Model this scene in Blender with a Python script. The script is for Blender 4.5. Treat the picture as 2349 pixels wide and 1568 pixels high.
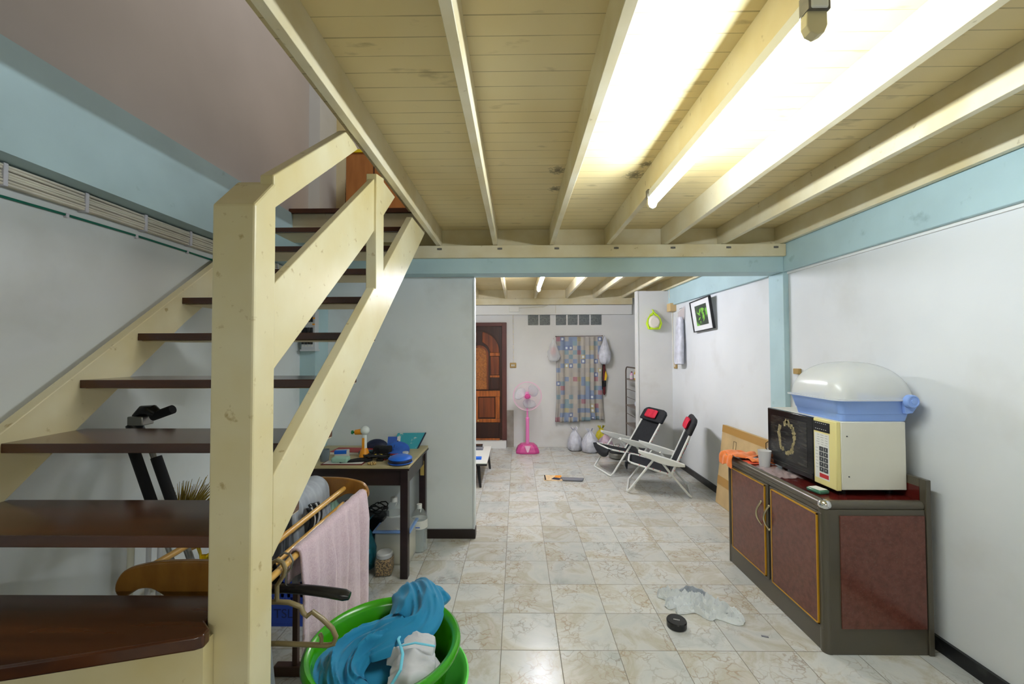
import bpy, bmesh, math, random
from mathutils import Vector, Matrix, noise
from math import sin, cos, pi, sqrt, radians as R

for o in list(bpy.data.objects): bpy.data.objects.remove(o, do_unlink=True)
scene = bpy.context.scene
COL = scene.collection
random.seed(7)

# ------------------------------------------------------------------ camera
EYE = 1.62
cam_d = bpy.data.cameras.new('camera'); cam = bpy.data.objects.new('camera', cam_d); COL.objects.link(cam)
pitch, yaw, roll = .02306, .011897, -.0031798
Fv = Vector((-sin(yaw)*cos(pitch), cos(yaw)*cos(pitch), sin(pitch)))
Rv = Vector((cos(yaw), sin(yaw), 0)); Uv = Rv.cross(Fv)
R2 = Rv*cos(roll)+Uv*sin(roll); U2 = -Rv*sin(roll)+Uv*cos(roll)
cam.matrix_world = Matrix(((R2.x, U2.x, -Fv.x, 0), (R2.y, U2.y, -Fv.y, 0), (R2.z, U2.z, -Fv.z, EYE), (0, 0, 0, 1)))
cam_d.sensor_width = 36; cam_d.sensor_fit = 'HORIZONTAL'; cam_d.lens = 36*944.95/2349
cam_d.clip_start = .02
scene.camera = cam

# ------------------------------------------------------------------ world, exposure, large lights
w = bpy.data.worlds.new('world'); scene.world = w; w.use_nodes = True
w.node_tree.nodes['Background'].inputs[0].default_value = (.9, .95, 1, 1)
w.node_tree.nodes['Background'].inputs[1].default_value = .3
vs = scene.view_settings
vs.view_transform = 'Standard'; vs.look = 'None'; vs.exposure = 0.0; vs.gamma = 1; vs.use_curve_mapping = False
scene.cycles.use_denoising = True
scene.cycles.max_bounces = 10; scene.cycles.diffuse_bounces = 6
TUBE_NEAR, TUBE_FAR = 208, 370
def area(name, loc, size, power, color, rot=(0, 0, 0)):
    d = bpy.data.lights.new(name, 'AREA'); d.shape = 'RECTANGLE'; d.size, d.size_y = size; d.energy = power; d.color = color
    o = bpy.data.objects.new(name, d); COL.objects.link(o); o.location = loc; o.rotation_euler = rot; return o
area('upstairs_ceiling_light', (-.3, 2.3, 4.9), (.8, .8), 27, (1, .95, .92))
area('rear_fill_light', (.5, -2.4, 2.45), (1.2, .3), 62, (.97, 1, .97))  # unseen fill light added behind the camera for surfaces facing the viewer

# ------------------------------------------------------------------ materials
def srgb(r, g, b):
    f = lambda c: (c/255/12.92) if c/255 <= .04045 else ((c/255+.055)/1.055)**2.4
    return (f(r), f(g), f(b), 1)
M = {}
def mat(name, rgb, rough=.6, metal=0, spec=.5, var=0, vscale=4, var_rgb=None, bump=0, bscale=40, stretch=(1, 1, 1),
        emit=None, estr=0, trans=0, alpha=1, ior=1.45, detail=4, lo=.35, hi=.7, sheen=0, coat=0, sss=0):
    m = bpy.data.materials.new(name); m.use_nodes = True; nt = m.node_tree; N = nt.nodes; L = nt.links
    b = N['Principled BSDF']; b.inputs['Base Color'].default_value = srgb(*rgb)
    b.inputs['Roughness'].default_value = rough; b.inputs['Metallic'].default_value = metal
    b.inputs['Specular IOR Level'].default_value = spec; b.inputs['IOR'].default_value = ior
    b.inputs['Transmission Weight'].default_value = trans; b.inputs['Alpha'].default_value = alpha
    b.inputs['Sheen Weight'].default_value = sheen; b.inputs['Coat Weight'].default_value = coat
    if emit: b.inputs['Emission Color'].default_value = srgb(*emit); b.inputs['Emission Strength'].default_value = estr
    tc = N.new('ShaderNodeTexCoord'); mp = N.new('ShaderNodeMapping'); mp.inputs['Scale'].default_value = stretch
    L.new(tc.outputs['Object'], mp.inputs[0])
    if var or var_rgb:
        n = N.new('ShaderNodeTexNoise'); n.inputs['Scale'].default_value = vscale; n.inputs['Detail'].default_value = detail
        L.new(mp.outputs[0], n.inputs['Vector'])
        cr = N.new('ShaderNodeValToRGB'); cr.color_ramp.elements[0].position = lo; cr.color_ramp.elements[1].position = hi
        c2 = var_rgb or tuple(max(0, c*(1-var)) for c in rgb)
        cr.color_ramp.elements[0].color = srgb(*rgb); cr.color_ramp.elements[1].color = srgb(*c2)
        L.new(n.outputs['Fac'], cr.inputs[0]); L.new(cr.outputs[0], b.inputs['Base Color'])
    if bump:
        n2 = N.new('ShaderNodeTexNoise'); n2.inputs['Scale'].default_value = bscale; n2.inputs['Detail'].default_value = 3
        L.new(mp.outputs[0], n2.inputs['Vector'])
        bp = N.new('ShaderNodeBump'); bp.inputs['Strength'].default_value = bump; bp.inputs['Distance'].default_value = .01
        L.new(n2.outputs['Fac'], bp.inputs['Height']); L.new(bp.outputs[0], b.inputs['Normal'])
    M[name] = m; return m

def add_stains(m, rgb, scale=9, lo=.6, hi=.7, seed=3.0, amount=1.0, stretch=(1, 1, 1)):
    """mix small stains of their own shape over a material's base colour"""
    nt = m.node_tree; N = nt.nodes; L = nt.links; b = N['Principled BSDF']; s = b.inputs['Base Color']
    mx = N.new('ShaderNodeMix'); mx.data_type = 'RGBA'
    if s.links: L.new(s.links[0].from_socket, mx.inputs['A'])
    else: mx.inputs['A'].default_value = s.default_value
    mx.inputs['B'].default_value = srgb(*rgb)
    tc = N.new('ShaderNodeTexCoord'); mp = N.new('ShaderNodeMapping'); mp.inputs['Location'].default_value = (seed, seed*2, seed*3)
    mp.inputs['Scale'].default_value = stretch
    L.new(tc.outputs['Object'], mp.inputs[0])
    n = N.new('ShaderNodeTexNoise'); n.inputs['Scale'].default_value = scale; n.inputs['Detail'].default_value = 6
    L.new(mp.outputs[0], n.inputs['Vector'])
    mr = N.new('ShaderNodeMapRange'); mr.inputs['From Min'].default_value = lo; mr.inputs['From Max'].default_value = hi
    mr.inputs['To Max'].default_value = amount
    L.new(n.outputs['Fac'], mr.inputs['Value']); L.new(mr.outputs[0], mx.inputs['Factor']); L.new(mx.outputs['Result'], s)

mat('wall_white', (220, 223, 225), .75, var=.035, vscale=1.6, bump=.06, bscale=8)
add_stains(M['wall_white'], (180, 178, 170), 1.7, .55, .8, 4, .5)
add_stains(M['wall_white'], (120, 116, 104), 14, .74, .80, 9, .6)
mat('wall_cream', (219, 219, 218), .75, var=.04, vscale=1.6, bump=.06, bscale=8)
add_stains(M['wall_cream'], (172, 162, 148), 1.9, .6, .8, 4, .5)
mat('wall_grey', (222, 227, 228), .7, var=.05, vscale=1.3, bump=.05, bscale=6)
add_stains(M['wall_grey'], (168, 166, 154), 1.8, .55, .8, 2, .5)
mat('wall_pinkish', (198, 192, 188), .8, var=.06, vscale=1.2, bump=.08, bscale=7)
mat('blue_paint', (176, 203, 208), .6, var=.05, vscale=3, bump=.05, bscale=9)
add_stains(M['blue_paint'], (128, 152, 156), 10, .66, .76, 5, .5)
mat('cream_paint', (219, 211, 176), .38, var_rgb=(206, 190, 136), vscale=2.6, bump=.06, bscale=18)
add_stains(M['cream_paint'], (158, 132, 74), 26, .66, .74, 6, .7)
mat('joist_paint', (218, 210, 182), .45, var_rgb=(206, 192, 150), vscale=4, bump=.08, bscale=20)
add_stains(M['joist_paint'], (140, 122, 82), 22, .68, .76, 8, .7)
mat('tread_wood', (62, 36, 24), .16, var_rgb=(92, 52, 26), vscale=3, stretch=(.6, 7, 3), spec=.6, detail=6)
mat('tread_underside', (205, 190, 150), .55, var=.08)
mat('black_skirting', (24, 24, 26), .35, var_rgb=(58, 58, 56), vscale=12, lo=.55, hi=.75)
mat('rear_wood', (170, 160, 140), .7, var=.2)
mat('brown_skirting', (38, 28, 26), .4)
mat('white_plaster', (226, 226, 224), .6)
mat('concrete', (160, 154, 146), .85, var=.15, vscale=9)

# marble tile floor
def floor_material():
    m = bpy.data.materials.new('marble_tiles'); m.use_nodes = True; nt = m.node_tree; N = nt.nodes; L = nt.links; b = N['Principled BSDF']
    T, X0, Y0 = .31702, -.0911, 2.2755
    tc = N.new('ShaderNodeTexCoord'); sep = N.new('ShaderNodeSeparateXYZ'); L.new(tc.outputs['Object'], sep.inputs[0])
    def math_(op, a, bb=None, c=None):
        n = N.new('ShaderNodeMath'); n.operation = op
        for i, v in enumerate((a, bb, c)):
            if v is None: continue
            if isinstance(v, (int, float)): n.inputs[i].default_value = v
            else: L.new(v, n.inputs[i])
        return n.outputs[0]
    u = math_('DIVIDE', math_('SUBTRACT', sep.outputs[0], X0), T); v = math_('DIVIDE', math_('SUBTRACT', sep.outputs[1], Y0), T)
    fu, fv = math_('FRACT', u), math_('FRACT', v); iu, iv = math_('FLOOR', u), math_('FLOOR', v)
    eu = math_('MINIMUM', fu, math_('SUBTRACT', 1, fu)); ev = math_('MINIMUM', fv, math_('SUBTRACT', 1, fv))
    e = math_('MINIMUM', eu, ev)
    grout = N.new('ShaderNodeMapRange'); L.new(e, grout.inputs['Value']); grout.inputs['From Min'].default_value = .003; grout.inputs['From Max'].default_value = .0085
    cid = N.new('ShaderNodeCombineXYZ'); L.new(iu, cid.inputs[0]); L.new(iv, cid.inputs[1])
    wn = N.new('ShaderNodeTexWhiteNoise'); wn.noise_dimensions = '3D'; L.new(cid.outputs[0], wn.inputs['Vector'])
    off = N.new('ShaderNodeVectorMath'); off.operation = 'SCALE'; L.new(wn.outputs['Color'], off.inputs[0]); off.inputs['Scale'].default_value = 37
    add = N.new('ShaderNodeVectorMath'); L.new(tc.outputs['Object'], add.inputs[0]); L.new(off.outputs[0], add.inputs[1])
    def ramp(src, stops):
        cr = N.new('ShaderNodeValToRGB'); els = cr.color_ramp.elements
        while len(els) < len(stops): els.new(.5)
        for el, (p, c) in zip(els, stops): el.position = p; el.color = c if len(c) == 4 else srgb(*c)
        L.new(src, cr.inputs[0]); return cr.outputs[0]
    n1 = N.new('ShaderNodeTexNoise'); n1.inputs['Scale'].default_value = 3.2; n1.inputs['Detail'].default_value = 7; n1.inputs['Roughness'].default_value = .62; n1.inputs['Distortion'].default_value = .9
    L.new(add.outputs[0], n1.inputs['Vector'])
    base = ramp(n1.outputs['Fac'], [(.25, (170, 174, 172)), (.40, (193, 196, 194)), (.50, (201, 202, 198)), (.60, (186, 182, 168)), (.67, (198, 195, 188)), (.80, (180, 166, 142))])
    # cracked veins
    dist = N.new('ShaderNodeTexNoise'); dist.inputs['Scale'].default_value = 6; dist.inputs['Detail'].default_value = 4; L.new(add.outputs[0], dist.inputs['Vector'])
    dsc = N.new('ShaderNodeVectorMath'); dsc.operation = 'SCALE'; dsc.inputs['Scale'].default_value = .28; L.new(dist.outputs['Color'], dsc.inputs[0])
    ad2 = N.new('ShaderNodeVectorMath'); L.new(add.outputs[0], ad2.inputs[0]); L.new(dsc.outputs[0], ad2.inputs[1])
    vor = N.new('ShaderNodeTexVoronoi'); vor.feature = 'DISTANCE_TO_EDGE'; vor.inputs['Scale'].default_value = 14; L.new(ad2.outputs[0], vor.inputs['Vector'])
    vein = N.new('ShaderNodeMapRange'); L.new(vor.outputs['Distance'], vein.inputs['Value']); vein.inputs['From Min'].default_value = .0; vein.inputs['From Max'].default_value = .075
    vein.inputs['To Min'].default_value = 1; vein.inputs['To Max'].default_value = 0
    n3 = N.new('ShaderNodeTexNoise'); n3.inputs['Scale'].default_value = 4.5; n3.inputs['Detail'].default_value = 2; L.new(add.outputs[0], n3.inputs['Vector'])
    vm = N.new('ShaderNodeMapRange'); L.new(n3.outputs['Fac'], vm.inputs['Value']); vm.inputs['From Min'].default_value = .42; vm.inputs['From Max'].default_value = .62; vm.inputs['To Max'].default_value = .68
    vf = math_('MULTIPLY', vein.outputs[0], vm.outputs[0])
    mix1 = N.new('ShaderNodeMix'); mix1.data_type = 'RGBA'; L.new(vf, mix1.inputs['Factor']); L.new(base, mix1.inputs['A'])
    vc = ramp(n1.outputs['Fac'], [(.35, (142, 134, 124)), (.6, (158, 130, 100)), (.75, (140, 108, 80))]); L.new(vc, mix1.inputs['B'])
    # per-tile tone
    tone = N.new('ShaderNodeMapRange'); L.new(wn.outputs['Value'], tone.inputs['Value']); tone.inputs['To Min'].default_value = .88; tone.inputs['To Max'].default_value = 1.03
    mul = N.new('ShaderNodeVectorMath'); mul.operation = 'SCALE'; L.new(mix1.outputs['Result'], mul.inputs[0]); L.new(tone.outputs[0], mul.inputs['Scale'])
    mix2 = N.new('ShaderNodeMix'); mix2.data_type = 'RGBA'; L.new(grout.outputs[0], mix2.inputs['Factor']); mix2.inputs['A'].default_value = srgb(112, 106, 94); L.new(mul.outputs[0], mix2.inputs['B'])
    L.new(mix2.outputs['Result'], b.inputs['Base Color'])
    rr = N.new('ShaderNodeMapRange'); L.new(grout.outputs[0], rr.inputs['Value']); rr.inputs['To Min'].default_value = .7; rr.inputs['To Max'].default_value = .24
    L.new(rr.outputs[0], b.inputs['Roughness']); b.inputs['Specular IOR Level'].default_value = .42
    bp = N.new('ShaderNodeBump'); bp.inputs['Strength'].default_value = .35; bp.inputs['Distance'].default_value = .002
    L.new(grout.outputs[0], bp.inputs['Height']); L.new(bp.outputs[0], b.inputs['Normal'])
    M['marble'] = m
floor_material()

# painted ceiling boards: thin dark joints every 8.6 cm along Y
ZP_ = 2.66
def plank_material():
    m = bpy.data.materials.new('ceiling_planks'); m.use_nodes = True; nt = m.node_tree; N = nt.nodes; L = nt.links; b = N['Principled BSDF']
    tc = N.new('ShaderNodeTexCoord'); sep = N.new('ShaderNodeSeparateXYZ'); L.new(tc.outputs['Object'], sep.inputs[0])
    def math_(op, a, bb=None):
        n = N.new('ShaderNodeMath'); n.operation = op
        for i, v in enumerate((a, bb)):
            if v is None: continue
            if isinstance(v, (int, float)): n.inputs[i].default_value = v
            else: L.new(v, n.inputs[i])
        return n.outputs[0]
    nz = N.new('ShaderNodeTexNoise'); nz.inputs['Scale'].default_value = 1.6; L.new(tc.outputs['Object'], nz.inputs['Vector'])
    v = math_('DIVIDE', math_('SUBTRACT', sep.outputs[1], 1.2486), .0862)
    f = math_('FRACT', v); e = math_('MINIMUM', f, math_('SUBTRACT', 1, f))
    st = N.new('ShaderNodeMapping'); st.inputs['Scale'].default_value = (2.2, 22, 1); L.new(tc.outputs['Object'], st.inputs[0])
    n2 = N.new('ShaderNodeTexNoise'); n2.inputs['Scale'].default_value = 1.8; n2.inputs['Detail'].default_value = 5; L.new(st.outputs[0], n2.inputs['Vector'])
    wdt = N.new('ShaderNodeMapRange'); L.new(n2.outputs['Fac'], wdt.inputs['Value']); wdt.inputs['From Min'].default_value = .35; wdt.inputs['From Max'].default_value = .72
    wdt.inputs['To Min'].default_value = .010; wdt.inputs['To Max'].default_value = .038
    joint = math_('LESS_THAN', e, wdt.outputs[0])
    cr = N.new('ShaderNodeValToRGB'); cr.color_ramp.elements[0].position = .3; cr.color_ramp.elements[1].position = .75
    cr.color_ramp.elements[0].color = srgb(224, 209, 164); cr.color_ramp.elements[1].color = srgb(212, 192, 138)
    L.new(nz.outputs['Fac'], cr.inputs[0])
    mx = N.new('ShaderNodeMix'); mx.data_type = 'RGBA'; L.new(math_('MULTIPLY', joint, .5), mx.inputs['Factor']); L.new(cr.outputs[0], mx.inputs['A']); mx.inputs['B'].default_value = srgb(96, 80, 48)
    L.new(mx.outputs['Result'], b.inputs['Base Color']); b.inputs['Roughness'].default_value = .5
    bp = N.new('ShaderNodeBump'); bp.inputs['Strength'].default_value = .5; bp.inputs['Distance'].default_value = .004
    L.new(math_('SUBTRACT', 1, joint), bp.inputs['Height']); L.new(bp.outputs[0], b.inputs['Normal'])
    M['planks'] = m
    add_stains(m, (110, 92, 58), 5, .64, .8, 7, .75, (1, 3, 1))
    s_in = b.inputs['Base Color']; src = s_in.links[0].from_socket
    mx2 = N.new('ShaderNodeMix'); mx2.data_type = 'RGBA'; L.new(src, mx2.inputs['A']); mx2.inputs['B'].default_value = srgb(58, 50, 36)
    tot = None
    for px_, py_, r_ in ((.70, 2.42, .10), (.73, 2.28, .07), (.24, 2.35, .09), (.25, 2.62, .07)):
        d = N.new('ShaderNodeVectorMath'); d.operation = 'DISTANCE'; L.new(tc.outputs['Object'], d.inputs[0]); d.inputs[1].default_value = (px_, py_, ZP_)
        mr = N.new('ShaderNodeMapRange'); L.new(d.outputs['Value'], mr.inputs['Value']); mr.inputs['From Min'].default_value = 0; mr.inputs['From Max'].default_value = r_; mr.inputs['To Min'].default_value = 1; mr.inputs['To Max'].default_value = 0
        tot = mr.outputs[0] if tot is None else math_('MAXIMUM', tot, mr.outputs[0])
    n5 = N.new('ShaderNodeTexNoise'); n5.inputs['Scale'].default_value = 60; n5.inputs['Detail'].default_value = 5; L.new(tc.outputs['Object'], n5.inputs['Vector'])
    spk = math_('GREATER_THAN', math_('MULTIPLY', math_('ADD', tot, .45), n5.outputs['Fac']), .47)
    L.new(math_('MULTIPLY', math_('MULTIPLY', spk, tot), .85), mx2.inputs['Factor']); L.new(mx2.outputs['Result'], s_in)
plank_material()

def curtain_material():
    m = bpy.data.materials.new('curtain_print'); m.use_nodes = True; nt = m.node_tree; N = nt.nodes; L = nt.links; b = N['Principled BSDF']
    uv = N.new('ShaderNodeUVMap'); mp = N.new('ShaderNodeMapping'); mp.inputs['Scale'].default_value = (11, 19, 1); L.new(uv.outputs[0], mp.inputs[0])
    fl = N.new('ShaderNodeVectorMath'); fl.operation = 'FLOOR'; L.new(mp.outputs[0], fl.inputs[0])
    fr = N.new('ShaderNodeVectorMath'); fr.operation = 'FRACTION'; L.new(mp.outputs[0], fr.inputs[0])
    wn = N.new('ShaderNodeTexWhiteNoise'); wn.noise_dimensions = '2D'; L.new(fl.outputs[0], wn.inputs['Vector'])
    cr = N.new('ShaderNodeValToRGB'); cr.color_ramp.interpolation = 'CONSTANT'; els = cr.color_ramp.elements
    stops = [(0, (164, 160, 156)), (.30, (172, 166, 158)), (.52, (128, 143, 170)), (.66, (168, 162, 156)), (.74, (128, 150, 160)), (.84, (160, 118, 126)), (.87, (172, 162, 132)), (.91, (112, 124, 160))]
    while len(els) < len(stops): els.new(.5)
    for el, (p, c) in zip(els, stops): el.position = p; el.color = srgb(*c)
    L.new(wn.outputs['Value'], cr.inputs[0])
    # white square inside some cells
    s = N.new('ShaderNodeSeparateXYZ'); L.new(fr.outputs[0], s.inputs[0])
    def math_(op, a, bb=None):
        n = N.new('ShaderNodeMath'); n.operation = op
        for i, v in enumerate((a, bb)):
            if v is None: continue
            if isinstance(v, (int, float)): n.inputs[i].default_value = v
            else: L.new(v, n.inputs[i])
        return n.outputs[0]
    inx = math_('LESS_THAN', math_('ABSOLUTE', math_('SUBTRACT', s.outputs[0], .5)), .24); iny = math_('LESS_THAN', math_('ABSOLUTE', math_('SUBTRACT', s.outputs[1], .5)), .26)
    sel = math_('GREATER_THAN', wn.outputs['Value'], .9)
    fac = math_('MULTIPLY', math_('MULTIPLY', inx, iny), sel)
    mx = N.new('ShaderNodeMix'); mx.data_type = 'RGBA'; L.new(fac, mx.inputs['Factor']); L.new(cr.outputs[0], mx.inputs['A']); mx.inputs['B'].default_value = srgb(205, 212, 216)
    L.new(mx.outputs['Result'], b.inputs['Base Color']); b.inputs['Roughness'].default_value = .85
    M['curtain'] = m
curtain_material()

mat('tube_glow', (255, 255, 255), .5, emit=(240, 249, 255), estr=TUBE_NEAR)
mat('tube_glow_far', (255, 255, 255), .5, emit=(243, 244, 255), estr=TUBE_FAR)
mat('lamp_metal', (226, 228, 224), .4)
mat('lamp_grey', (112, 108, 100), .5, var=.2, vscale=30)
mat('lamp_cream', (205, 196, 160), .45)
mat('cab_metal', (74, 68, 56), .32, spec=.6, coat=.2)
mat('cab_laminate', (104, 60, 50), .18, var_rgb=(88, 48, 40), vscale=34, detail=8, spec=.6)
add_stains(M['cab_laminate'], (112, 84, 74), 110, .55, .75, 5, .4)
mat('cab_top', (84, 26, 22), .14, var=.15, vscale=12)
mat('gold_trim', (190, 138, 22), .35, metal=.2)
mat('chrome', (220, 220, 220), .12, metal=1)
mat('satin_metal', (196, 184, 150), .28, metal=1)
mat('mw_body', (214, 212, 200), .45, var=.03)
mat('mw_black', (18, 18, 20), .12, spec=.6)
mat('mw_glass', (34, 34, 36), .1, spec=.6, var_rgb=(58, 56, 52), vscale=14, stretch=(1, 1, 6))
mat('mw_yellow', (218, 206, 140), .45)
mat('label_white', (214, 214, 208), .5)
mat('key_dark', (52, 56, 60), .45)
mat('red_label', (176, 42, 46), .5)
mat('tape_residue', (164, 150, 108), .6, var=.3, vscale=40)
mat('blue_plastic', (140, 172, 236), .35, var=.03)
mat('clear_lid', (232, 234, 230), .22, alpha=.62, spec=.6)
mat('dish_white', (220, 216, 205), .3)
mat('orange_cloth', (250, 134, 58), .85, var=.12, vscale=14, sheen=.3)
mat('frosted', (226, 228, 230), .3, alpha=.6)
mat('cup_red', (220, 90, 60), .5)
mat('clear_film', (225, 205, 205), .12, alpha=.28, spec=.8)
mat('green_pack', (56, 104, 84), .25)
mat('white_plastic', (226, 226, 222), .4)
mat('cardboard', (198, 170, 124), .8, var=.08, vscale=6)
mat('cardboard_tape', (176, 136, 76), .4)
mat('ink', (30, 30, 30), .6)
mat('print_black', (92, 80, 62), .8)
mat('chair_tube', (222, 224, 220), .3, spec=.5)
mat('chair_fabric', (30, 33, 40), .8, var=.25, vscale=40)
mat('red_fabric', (206, 34, 64), .75, var=.12, vscale=18)
mat('chair_lace', (200, 84, 100), .7)
mat('rubber_dark', (40, 40, 42), .6)
mat('frame_black', (26, 26, 28), .4)
mat('mat_board', (226, 226, 228), .6)
mat('photo_print', (58, 66, 58), .3, var_rgb=(118, 190, 72), vscale=9, lo=.52, hi=.6, detail=3)
mat('white_bag', (214, 216, 228), .35, var=.12, vscale=14, bump=1.0, bscale=22, alpha=.95)
mat('clear_bag', (226, 228, 230), .15, alpha=.45, spec=.9, bump=.8, bscale=30)
mat('lilac_bag', (206, 190, 214), .4, var_rgb=(186, 150, 160), vscale=14, bump=.5, bscale=18)
mat('yellow_bag', (212, 204, 46), .45, var_rgb=(190, 170, 30), vscale=12, bump=.4, bscale=16)
mat('lime', (204, 238, 44), .55, var=.1, vscale=20)
mat('bag_cream', (226, 218, 206), .65)
mat('switch_gold', (170, 140, 84), .45)
mat('box_wood', (206, 178, 128), .6)
mat('glass_block', (112, 120, 122), .12, var_rgb=(70, 76, 80), vscale=60, bump=.9, bscale=70, spec=.8)
mat('door_dark', (60, 34, 24), .35, var_rgb=(44, 24, 18), vscale=4, stretch=(6, 6, .6))
mat('door_mid', (124, 62, 30), .3, var_rgb=(70, 36, 22), vscale=3.4, stretch=(7, 7, .5))
mat('door_orange', (180, 100, 42), .3, var_rgb=(118, 62, 28), vscale=4, stretch=(8, 8, .8))
mat('door_carved', (166, 102, 44), .4, var_rgb=(122, 70, 28), vscale=42, bump=.8, bscale=60)
mat('door_frame', (92, 52, 46), .45, var=.15)
mat('pink', (230, 130, 190), .35)
mat('pink_dark', (196, 70, 140), .35)
mat('pink_light', (236, 190, 216), .4)
mat('fan_blade', (206, 210, 214), .25, alpha=.55)
mat('rack_brown', (82, 68, 60), .5)
mat('shelf_grey', (128, 118, 112), .55)
mat('bottle_green', (70, 190, 90), .4)
mat('bottle_clear', (216, 224, 222), .04, alpha=.22, spec=1.0)
mat('water', (190, 200, 200), .05, alpha=.4, spec=.8)
mat('bottle_amber', (190, 150, 50), .3)
mat('label_blue', (60, 100, 190), .5)
mat('yellow_card', (230, 186, 40), .5)
mat('black_plastic', (20, 20, 22), .25, spec=.6)
mat('black_fabric', (22, 22, 25), .85, var=.2, vscale=20)
mat('umbrella_red', (88, 22, 28), .6)
mat('steel', (150, 150, 146), .3, metal=.9)
mat('table_white', (226, 228, 222), .22)
mat('book_ivory', (236, 208, 168), .5, var_rgb=(200, 170, 130), vscale=30)
mat('book_orange', (232, 150, 50), .5)
mat('slate', (118, 120, 130), .45)
mat('desk_dark', (44, 30, 30), .3, var=.2, vscale=4, stretch=(1, 4, 4))
mat('desk_top', (190, 176, 134), .4, var=.08, vscale=8)
mat('brass', (192, 168, 96), .45, metal=.3)
mat('duck_white', (226, 232, 228), .25)
mat('duck_orange', (240, 156, 30), .4)
mat('green_plastic', (28, 130, 74), .35)
mat('blue_cloth', (44, 96, 190), .8, var=.15, vscale=16)
mat('blue_black', (26, 32, 60), .5)
mat('bright_blue', (32, 104, 214), .4)
mat('teal_card', (60, 156, 172), .4, var_rgb=(206, 210, 200), vscale=11, lo=.56, hi=.62)
mat('red_plastic', (214, 62, 66), .4)
mat('paper', (226, 224, 218), .6)
mat('grey_glass', (130, 142, 148), .15, alpha=.7)
mat('mint_pack', (170, 212, 192), .3, alpha=.85)
mat('yellow_plastic', (226, 192, 40), .4)
mat('dark_red', (110, 34, 32), .5)
mat('rack_wood', (214, 170, 92), .32, var_rgb=(196, 146, 66), vscale=3, stretch=(2, 2, 9), coat=.3)
mat('rack_wood_ply', (150, 104, 40), .35, var_rgb=(128, 84, 30), vscale=4, stretch=(6, 1, 2), coat=.3)
mat('dark_wood', (72, 46, 30), .45, var=.15)
mat('towel_pink', (208, 186, 194), .95, var_rgb=(194, 168, 180), vscale=120, bump=.35, bscale=300, sheen=.3)
mat('grey_jersey', (158, 164, 172), .85, var=.08, vscale=20)
mat('stripe_black', (20, 20, 22), .7)
mat('stripe_white', (200, 200, 202), .7)
mat('hanger_gold', (132, 118, 84), .32, spec=.6)
mat('basket_blue', (44, 78, 190), .4)
mat('basket_text', (26, 44, 110), .5)
mat('tub_green', (50, 142, 12), .22, spec=.55)
mat('tub_light', (104, 214, 92), .35)
mat('pail_blue', (186, 206, 210), .4)
mat('teal_cloth', (0, 116, 158), .8, var=.1, vscale=8, sheen=.2)
mat('pants_grey', (190, 192, 198), .8, var=.08, vscale=10)
mat('piping_blue', (110, 196, 222), .7)
mat('shirt_pale', (226, 230, 232), .85, var=.06, vscale=10)
mat('shirt_grey', (150, 158, 168), .85)
mat('teal_bag', (40, 130, 150), .25, alpha=.7, var=.4, vscale=9, bump=.5, bscale=16)
mat('grain', (164, 130, 84), .5, var_rgb=(58, 36, 20), vscale=90, lo=.45, hi=.55)
mat('jar_plastic', (214, 206, 184), .08, alpha=.14, spec=.8)
mat('rice', (222, 214, 184), .7, var=.06, vscale=60)
mat('tub_clear', (222, 222, 214), .3, alpha=.55)
mat('rim_blue', (124, 160, 216), .35)
mat('cable_white', (226, 220, 204), .5, var=.12, vscale=5)
mat('cable_green', (14, 104, 84), .4)
mat('clip', (206, 204, 212), .5)
mat('panel_grey', (196, 200, 204), .45)
mat('breaker_black', (18, 18, 20), .3)
mat('foam_black', (14, 15, 18), .8)
mat('broom_straw', (168, 146, 60), .8, var_rgb=(120, 100, 36), vscale=30, stretch=(4, 4, .5))
mat('pole_cream', (206, 204, 186), .4)
mat('pole_white', (206, 208, 212), .35)
mat('yellow_vinyl', (238, 206, 20), .4, bump=.3, bscale=14)
mat('dark_bag', (40, 46, 56), .6, bump=.4, bscale=14)
mat('strap_grey', (110, 112, 112), .7)
mat('upper_wood', (186, 124, 66), .5, var_rgb=(168, 108, 56), vscale=5, stretch=(5, 1, 1))
mat('upper_yellow', (238, 214, 30), .4)
mat('cord_black', (16, 16, 18), .5)

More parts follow.
